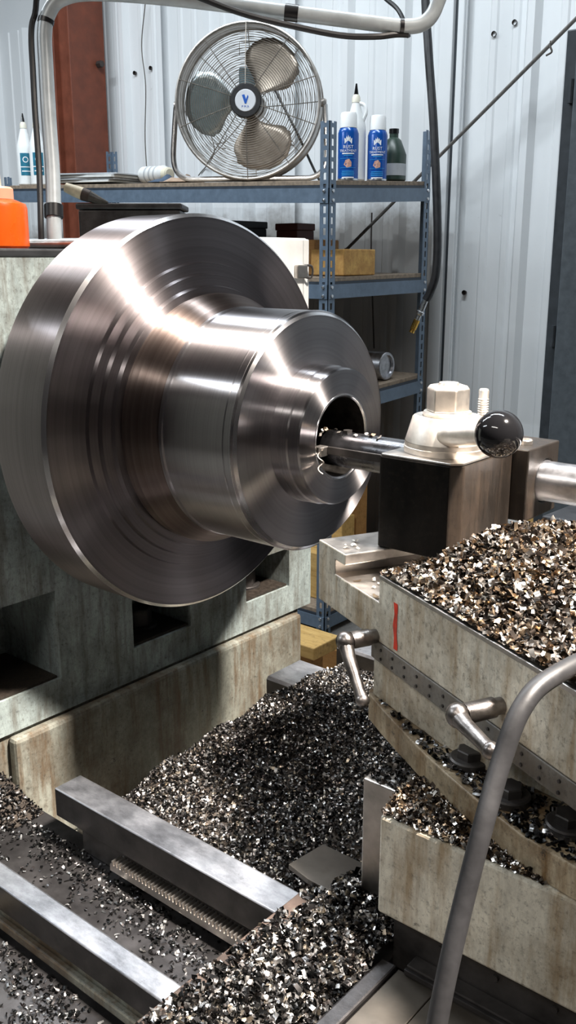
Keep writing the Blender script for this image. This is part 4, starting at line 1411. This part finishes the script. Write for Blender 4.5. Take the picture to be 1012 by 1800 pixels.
def heap(name, label, region, hf, n, size, mat, mound=True, M=None, base=None, tilt=0.75, grid=0.006, lift=0.3, cat='metal chips', weight=None):
    x0, x1, y0, y1 = region
    pts = np.zeros((0, 3))
    while len(pts) < n:
        q = np.random.rand(n * 2, 2) * [x1 - x0, y1 - y0] + [x0, y0]
        z = hf(q[:, 0], q[:, 1])
        ok = ~np.isnan(z)
        if weight is not None:
            ok &= np.random.rand(len(q)) < weight(q[:, 0], q[:, 1])
        q, z = q[ok], z[ok]
        pts = np.concatenate([pts, np.concatenate([q, z[:, None]], 1)])
    pts = pts[:n]
    V = chip_verts(n, size, tilt)
    # each chip rests on the surface: lift it by its own lowest point
    low = V[:, :, 2].min(1)
    pts[:, 2] += -low * 0.85 + np.random.rand(n) ** 2 * size * lift
    V = (V + pts[:, None, :]).reshape(-1, 3)
    F = (np.arange(n)[:, None, None] * 8 + np.array([[0, 2, 3, 1], [2, 4, 5, 3], [4, 6, 7, 5]])[None]).reshape(-1, 4)
    mi = np.zeros(len(F), int)
    if mound:
        gx = np.arange(x0, x1 + grid, grid)
        gy = np.arange(y0, y1 + grid, grid)
        GX, GY = np.meshgrid(gx, gy, indexing='ij')
        z = hf(GX.ravel(), GY.ravel())
        ok = ~np.isnan(z)
        idx = np.arange(len(z)).reshape(GX.shape)
        qd = np.stack([idx[:-1, :-1], idx[1:, :-1], idx[1:, 1:], idx[:-1, 1:]], -1).reshape(-1, 4)
        qd = qd[ok[qd].all(1)]
        zz = np.where(ok, z, 0) - 0.0005
        G = np.stack([GX.ravel(), GY.ravel(), zz], 1)
        used = np.unique(qd)
        remap = -np.ones(len(G), int)
        remap[used] = np.arange(len(used))
        F = np.concatenate([F, remap[qd] + len(V)])
        mi = np.concatenate([mi, np.ones(len(qd), int)])
        V = np.concatenate([V, G[used]])
    me = bpy.data.meshes.new(name)
    me.vertices.add(len(V))
    me.vertices.foreach_set('co', V.ravel())
    me.loops.add(len(F) * 4)
    me.loops.foreach_set('vertex_index', F.ravel())
    me.polygons.add(len(F))
    me.polygons.foreach_set('loop_start', np.arange(len(F)) * 4)
    me.polygons.foreach_set('loop_total', np.full(len(F), 4))
    me.materials.append(MATS[mat])
    me.materials.append(MATS['chip_bed'])
    me.polygons.foreach_set('material_index', mi)
    me.update(calc_edges=True)
    me.validate()
    o = bpy.data.objects.new(name, me)
    COL.objects.link(o)
    if M is not None:
        o.matrix_world = M
    return tag(o, label, cat, kind='stuff')


def sm(t):
    t = np.clip(t, 0, 1)
    return t * t * (3 - 2 * t)


def bumpy(x, y, a, f=60):
    return a * (np.sin(f * x + 1.3 * np.sin(f * 0.7 * y)) * np.cos(f * 0.9 * y + 0.5) + 0.5 * np.sin(f * 2.3 * x + f * 1.7 * y))


MC = Matrix.Translation((0.21, -0.11, 0)) @ Matrix.Rotation(RZ, 4, 'Z')
cz, sz = math.cos(RZ), math.sin(RZ)


def deck(x, y):
    wx, wy = 0.21 + cz * x - sz * y, -0.11 + sz * x + cz * y
    h = 1.0308 + 0.043 * sm((x - 0.062) / 0.062) * sm((y + 0.112) / 0.095) * (1 - 0.25 * sm((y - 0.03) / 0.08)) * (1 - 0.40 * sm((x - 0.14) / 0.14)) + 0.002
    h += bumpy(x, y, 0.0015) * sm((y + 0.11) / 0.03)
    inside = (wx > 0.165) & (wx < 0.2615) & (wy > -0.168) & (wy < -0.05)
    holder = (wx > 0.17) & (wx < 0.282) & (wy > -0.06) & (wy < 0.022)
    h = np.where(inside | holder, np.nan, h)
    h = np.where((y < -0.1085) | (x < 0.069), np.nan, h)
    return h


heap('chip_heap', 'bright heap of brown and silver metal chips on top of the compound slide', (0.069, 0.46, -0.1085, 0.125), deck, 13500, 0.0070, 'chips_warm', M=MC, tilt=0.9, grid=0.005)


def far(x, y):
    edge = sm((x + 0.20) / 0.12)
    h = 0.500 + 0.222 * edge
    h += 0.030 * np.exp(-((x + 0.0) / 0.09) ** 2 - ((y + 0.03) / 0.12) ** 2)
    h += 0.030 * sm((x - 0.08) / 0.12) * sm((y + 0.29) / 0.15)
    h += bumpy(x, y, 0.004, 38)
    h -= 0.014 * sm((-0.20 - y) / 0.11)
    pad = (x > 0.170) & (x < 0.262) & (y < -0.260)
    h = np.where(pad, np.minimum(h, 0.7358 + 0.0022 * np.sin(90 * x) * np.sin(70 * y + 1)), h)
    return np.where((y < -0.3125), np.nan, h)


heap('chip_heap', 'large dark heap of fine metal chips between bed rails under the workpiece', (-0.21, 0.263, -0.3125, 0.13), far, 34000, 0.0048, 'chips_steel', tilt=0.8)


def wing(x, y):
    h = 0.7305 + 0.016 * sm((x - 0.222) / 0.03) * (1 - 0.75 * sm((x - 0.29) / 0.03)) + bumpy(x, y, 0.002, 70)
    h += 0.012 * sm((y + 0.42) / 0.06) * sm((x - 0.222) / 0.03)
    h = np.where(x < 0.2225, 0.7335 + 0.002 * sm((x - 0.208) / 0.014), h)
    h = np.where((x < 0.2225) & (y > -0.318), np.nan, h)
    h = np.where((x < 0.2218) & (np.sin(130 * y + 40 * np.sin(31 * y)) < 0.55), np.nan, h)
    h = np.where((x > 0.3175) & (y < -0.30), np.nan, h)
    h = np.where((x > 0.2625) & (y > -0.322), np.nan, h)
    return h


heap('chip_heap', 'heap of loose metal chips on the saddle wing at bottom centre', (0.208, 0.317, -0.66, -0.30), wing, 9000, 0.0066, 'chips_steel', tilt=0.85)


def flat(z):
    return lambda x, y: np.full_like(x, z)


heap('loose_chips', 'scattered dark chips in the trough between the two front rails', (-0.32, 0.20, -0.472, -0.352), flat(0.6502), 1500, 0.0046, 'chips_dark', mound=False, tilt=0.5,
     weight=lambda x, y: 0.12 + 0.88 * np.exp(-((y + 0.385 + 0.12 * (x - 0.05)) / 0.022) ** 2) * (0.5 + 0.5 * np.sin(17 * x + 1) ** 2))


def left(x, y):
    h = 0.6505 + 0.022 * sm((-0.19 - x) / 0.10) * sm((y + 0.42) / 0.06)
    return np.where(h > 0.6512, h, np.nan)


heap('chip_heap', 'small heap of oily chips in the trough against the lower left panel', (-0.40, -0.14, -0.43, -0.334), left, 1500, 0.0050, 'chips_dark', tilt=0.8, weight=None)
heap('loose_chips', 'oily chips on the sunken floor of the bed gap below the flange', (-0.36, -0.15, -0.325, 0.30), flat(0.4705), 1500, 0.0050, 'chips_dark', mound=False, tilt=0.6)
heap('loose_chips', 'dark oily chips in the drip pan at the lower left corner', (-0.06, 0.26, -0.64, -0.5085), flat(0.6675), 2000, 0.0048, 'chips_dark', mound=False, tilt=0.6,
     weight=lambda x, y: 0.15 + 0.85 * (np.sin(21 * x + 9 * y) * np.cos(27 * y + 5 * x) > -0.35))


def swiv(x, y):
    fr = np.interp(x, [0.037, 0.048, 0.12, 0.17, 0.25, 0.30, 0.346, 0.42, 0.5], [-0.101, -0.1075, -0.116, -0.1205, -0.1215, -0.119, -0.1085, -0.085, -0.05]) + 0.003
    bk = np.interp(x, [0.05, 0.16, 0.22, 0.255, 0.30, 0.5], [-0.1045, -0.099, -0.088, -0.070, -0.056, -0.051]) - 0.002
    return np.where((y > fr) & (y < bk), 0.9003, np.nan)


heap('loose_chips', 'oily chips scattered around the round nuts on the swivel plate', (0.05, 0.44, -0.122, -0.05), swiv, 950, 0.0055, 'chips_dark', mound=False, M=MC, tilt=0.5)
fx_ = np.array([0.037, 0.048, 0.085, 0.12, 0.17, 0.21, 0.25, 0.30, 0.346])
fy_ = np.array([-0.101, -0.1075, -0.1125, -0.1160, -0.1205, -0.1215, -0.1215, -0.1190, -0.1085])
swx = 0.21 + cz * fx_ - sz * fy_
swy = -0.11 + sz * fx_ + cz * fy_


def blocktop(x, y):
    lim = np.interp(x, np.concatenate([[0.20], swx]), np.concatenate([[-0.2], swy]))
    h = 0.8735 + 0.010 * sm((lim - y) / 0.02) * sm((y + 0.3575) / 0.03) + 0.001
    return np.where((y < lim - 0.002) & (y > -0.3565), h, np.nan)


heap('chip_heap', 'brown chips heaped on the cross slide corner in front of the swivel plate', (0.311, 0.46, -0.357, -0.24), blocktop, 2600, 0.0054, 'chips_warm', tilt=0.8, grid=0.003)
heap('loose_chips', 'dark chips on the steel end block left of the cross slide', (0.267, 0.308, -0.316, -0.20), lambda x, y: np.where(y < np.interp(x, swx, swy) + 0.05, 0.8722, np.nan), 420, 0.0052, 'chips_dark', mound=False, tilt=0.6)

# single chips lying where they can be told apart
rnd = random.Random(3)


def chip_mesh(k):
    V = chip_verts(1, 0.0068, 0.25)[0]
    V[:, 2] -= V[:, 2].min()
    me = bpy.data.meshes.new('metal_chip')
    me.from_pydata([tuple(p) for p in V], [], [(0, 2, 3, 1), (2, 4, 5, 3), (4, 6, 7, 5)])
    me.materials.append(MATS['bright_steel' if k % 3 else 'chips_warm'])
    return me


chip_meshes = [chip_mesh(k) for k in range(6)]


def lone_chip(p, label, group):
    o = bpy.data.objects.new('metal_chip', rnd.choice(chip_meshes))
    COL.objects.link(o)
    o.location = p
    o.rotation_euler = (0, 0, rnd.uniform(0, 6.28))
    o.scale = [rnd.uniform(0.7, 1.15)] * 3
    return tag(o, label, 'metal chip', group)


def loc2w(x, y, z):
    return MC @ Vector((x, y, z))


for (x, y) in ((-0.030, -0.095), (-0.024, -0.088), (-0.020, -0.099), (-0.012, -0.090), (-0.036, -0.080)):
    lone_chip(loc2w(x, y, 1.0304), 'small bright chip lying on the steel lip left of tool post', 'chips on the left lip')
for (x, y) in ((0.006, -0.100), (0.022, -0.085), (0.030, -0.095), (0.040, -0.080), (0.045, -0.092), (0.052, -0.098), (0.055, -0.106), (0.050, -0.104), (0.047, -0.107), (0.058, -0.100), (0.035, -0.072), (0.012, -0.085)):
    lone_chip(loc2w(x, y, 1.0034), 'bright chip lying on the slot floor of the compound slide', 'chips in the slot')
for (a, h) in ((0.055, 0.4), (0.062, -0.2), (0.075, 0.1), (0.088, 0.3), (0.020, 0.0), (0.030, 0.3)):
    lone_chip((-0.02 + a, -0.012 - 0.0221 * math.sin(h), 1.088 + 0.0221 * math.cos(h)), 'tiny bright chip stuck on top of the boring bar', 'chips on the boring bar')
for k in range(7):
    lone_chip((-0.012 - 0.002 * k, -0.028 + 0.0055 * k, 1.1102 - 0.0022 * abs(k - 3)), 'small chip piled on the bar nose at the bore mouth', 'chips at the bore mouth')
# curl of swarf peeling off the tool
cur = []
for k in range(30):
    a = k * 0.42
    cur.append((0.003 + 0.0003 * k + 0.0035 * math.cos(a), -0.047 - 0.0003 * k + 0.0035 * math.sin(a), 1.094 - 0.0010 * k))
o = MB().tube(cur, 0.0007, 5).build('swarf_curl', 'bright_steel')
tag(o, 'thin bright curl of swarf hanging from the tool tip at the bore', 'swarf')
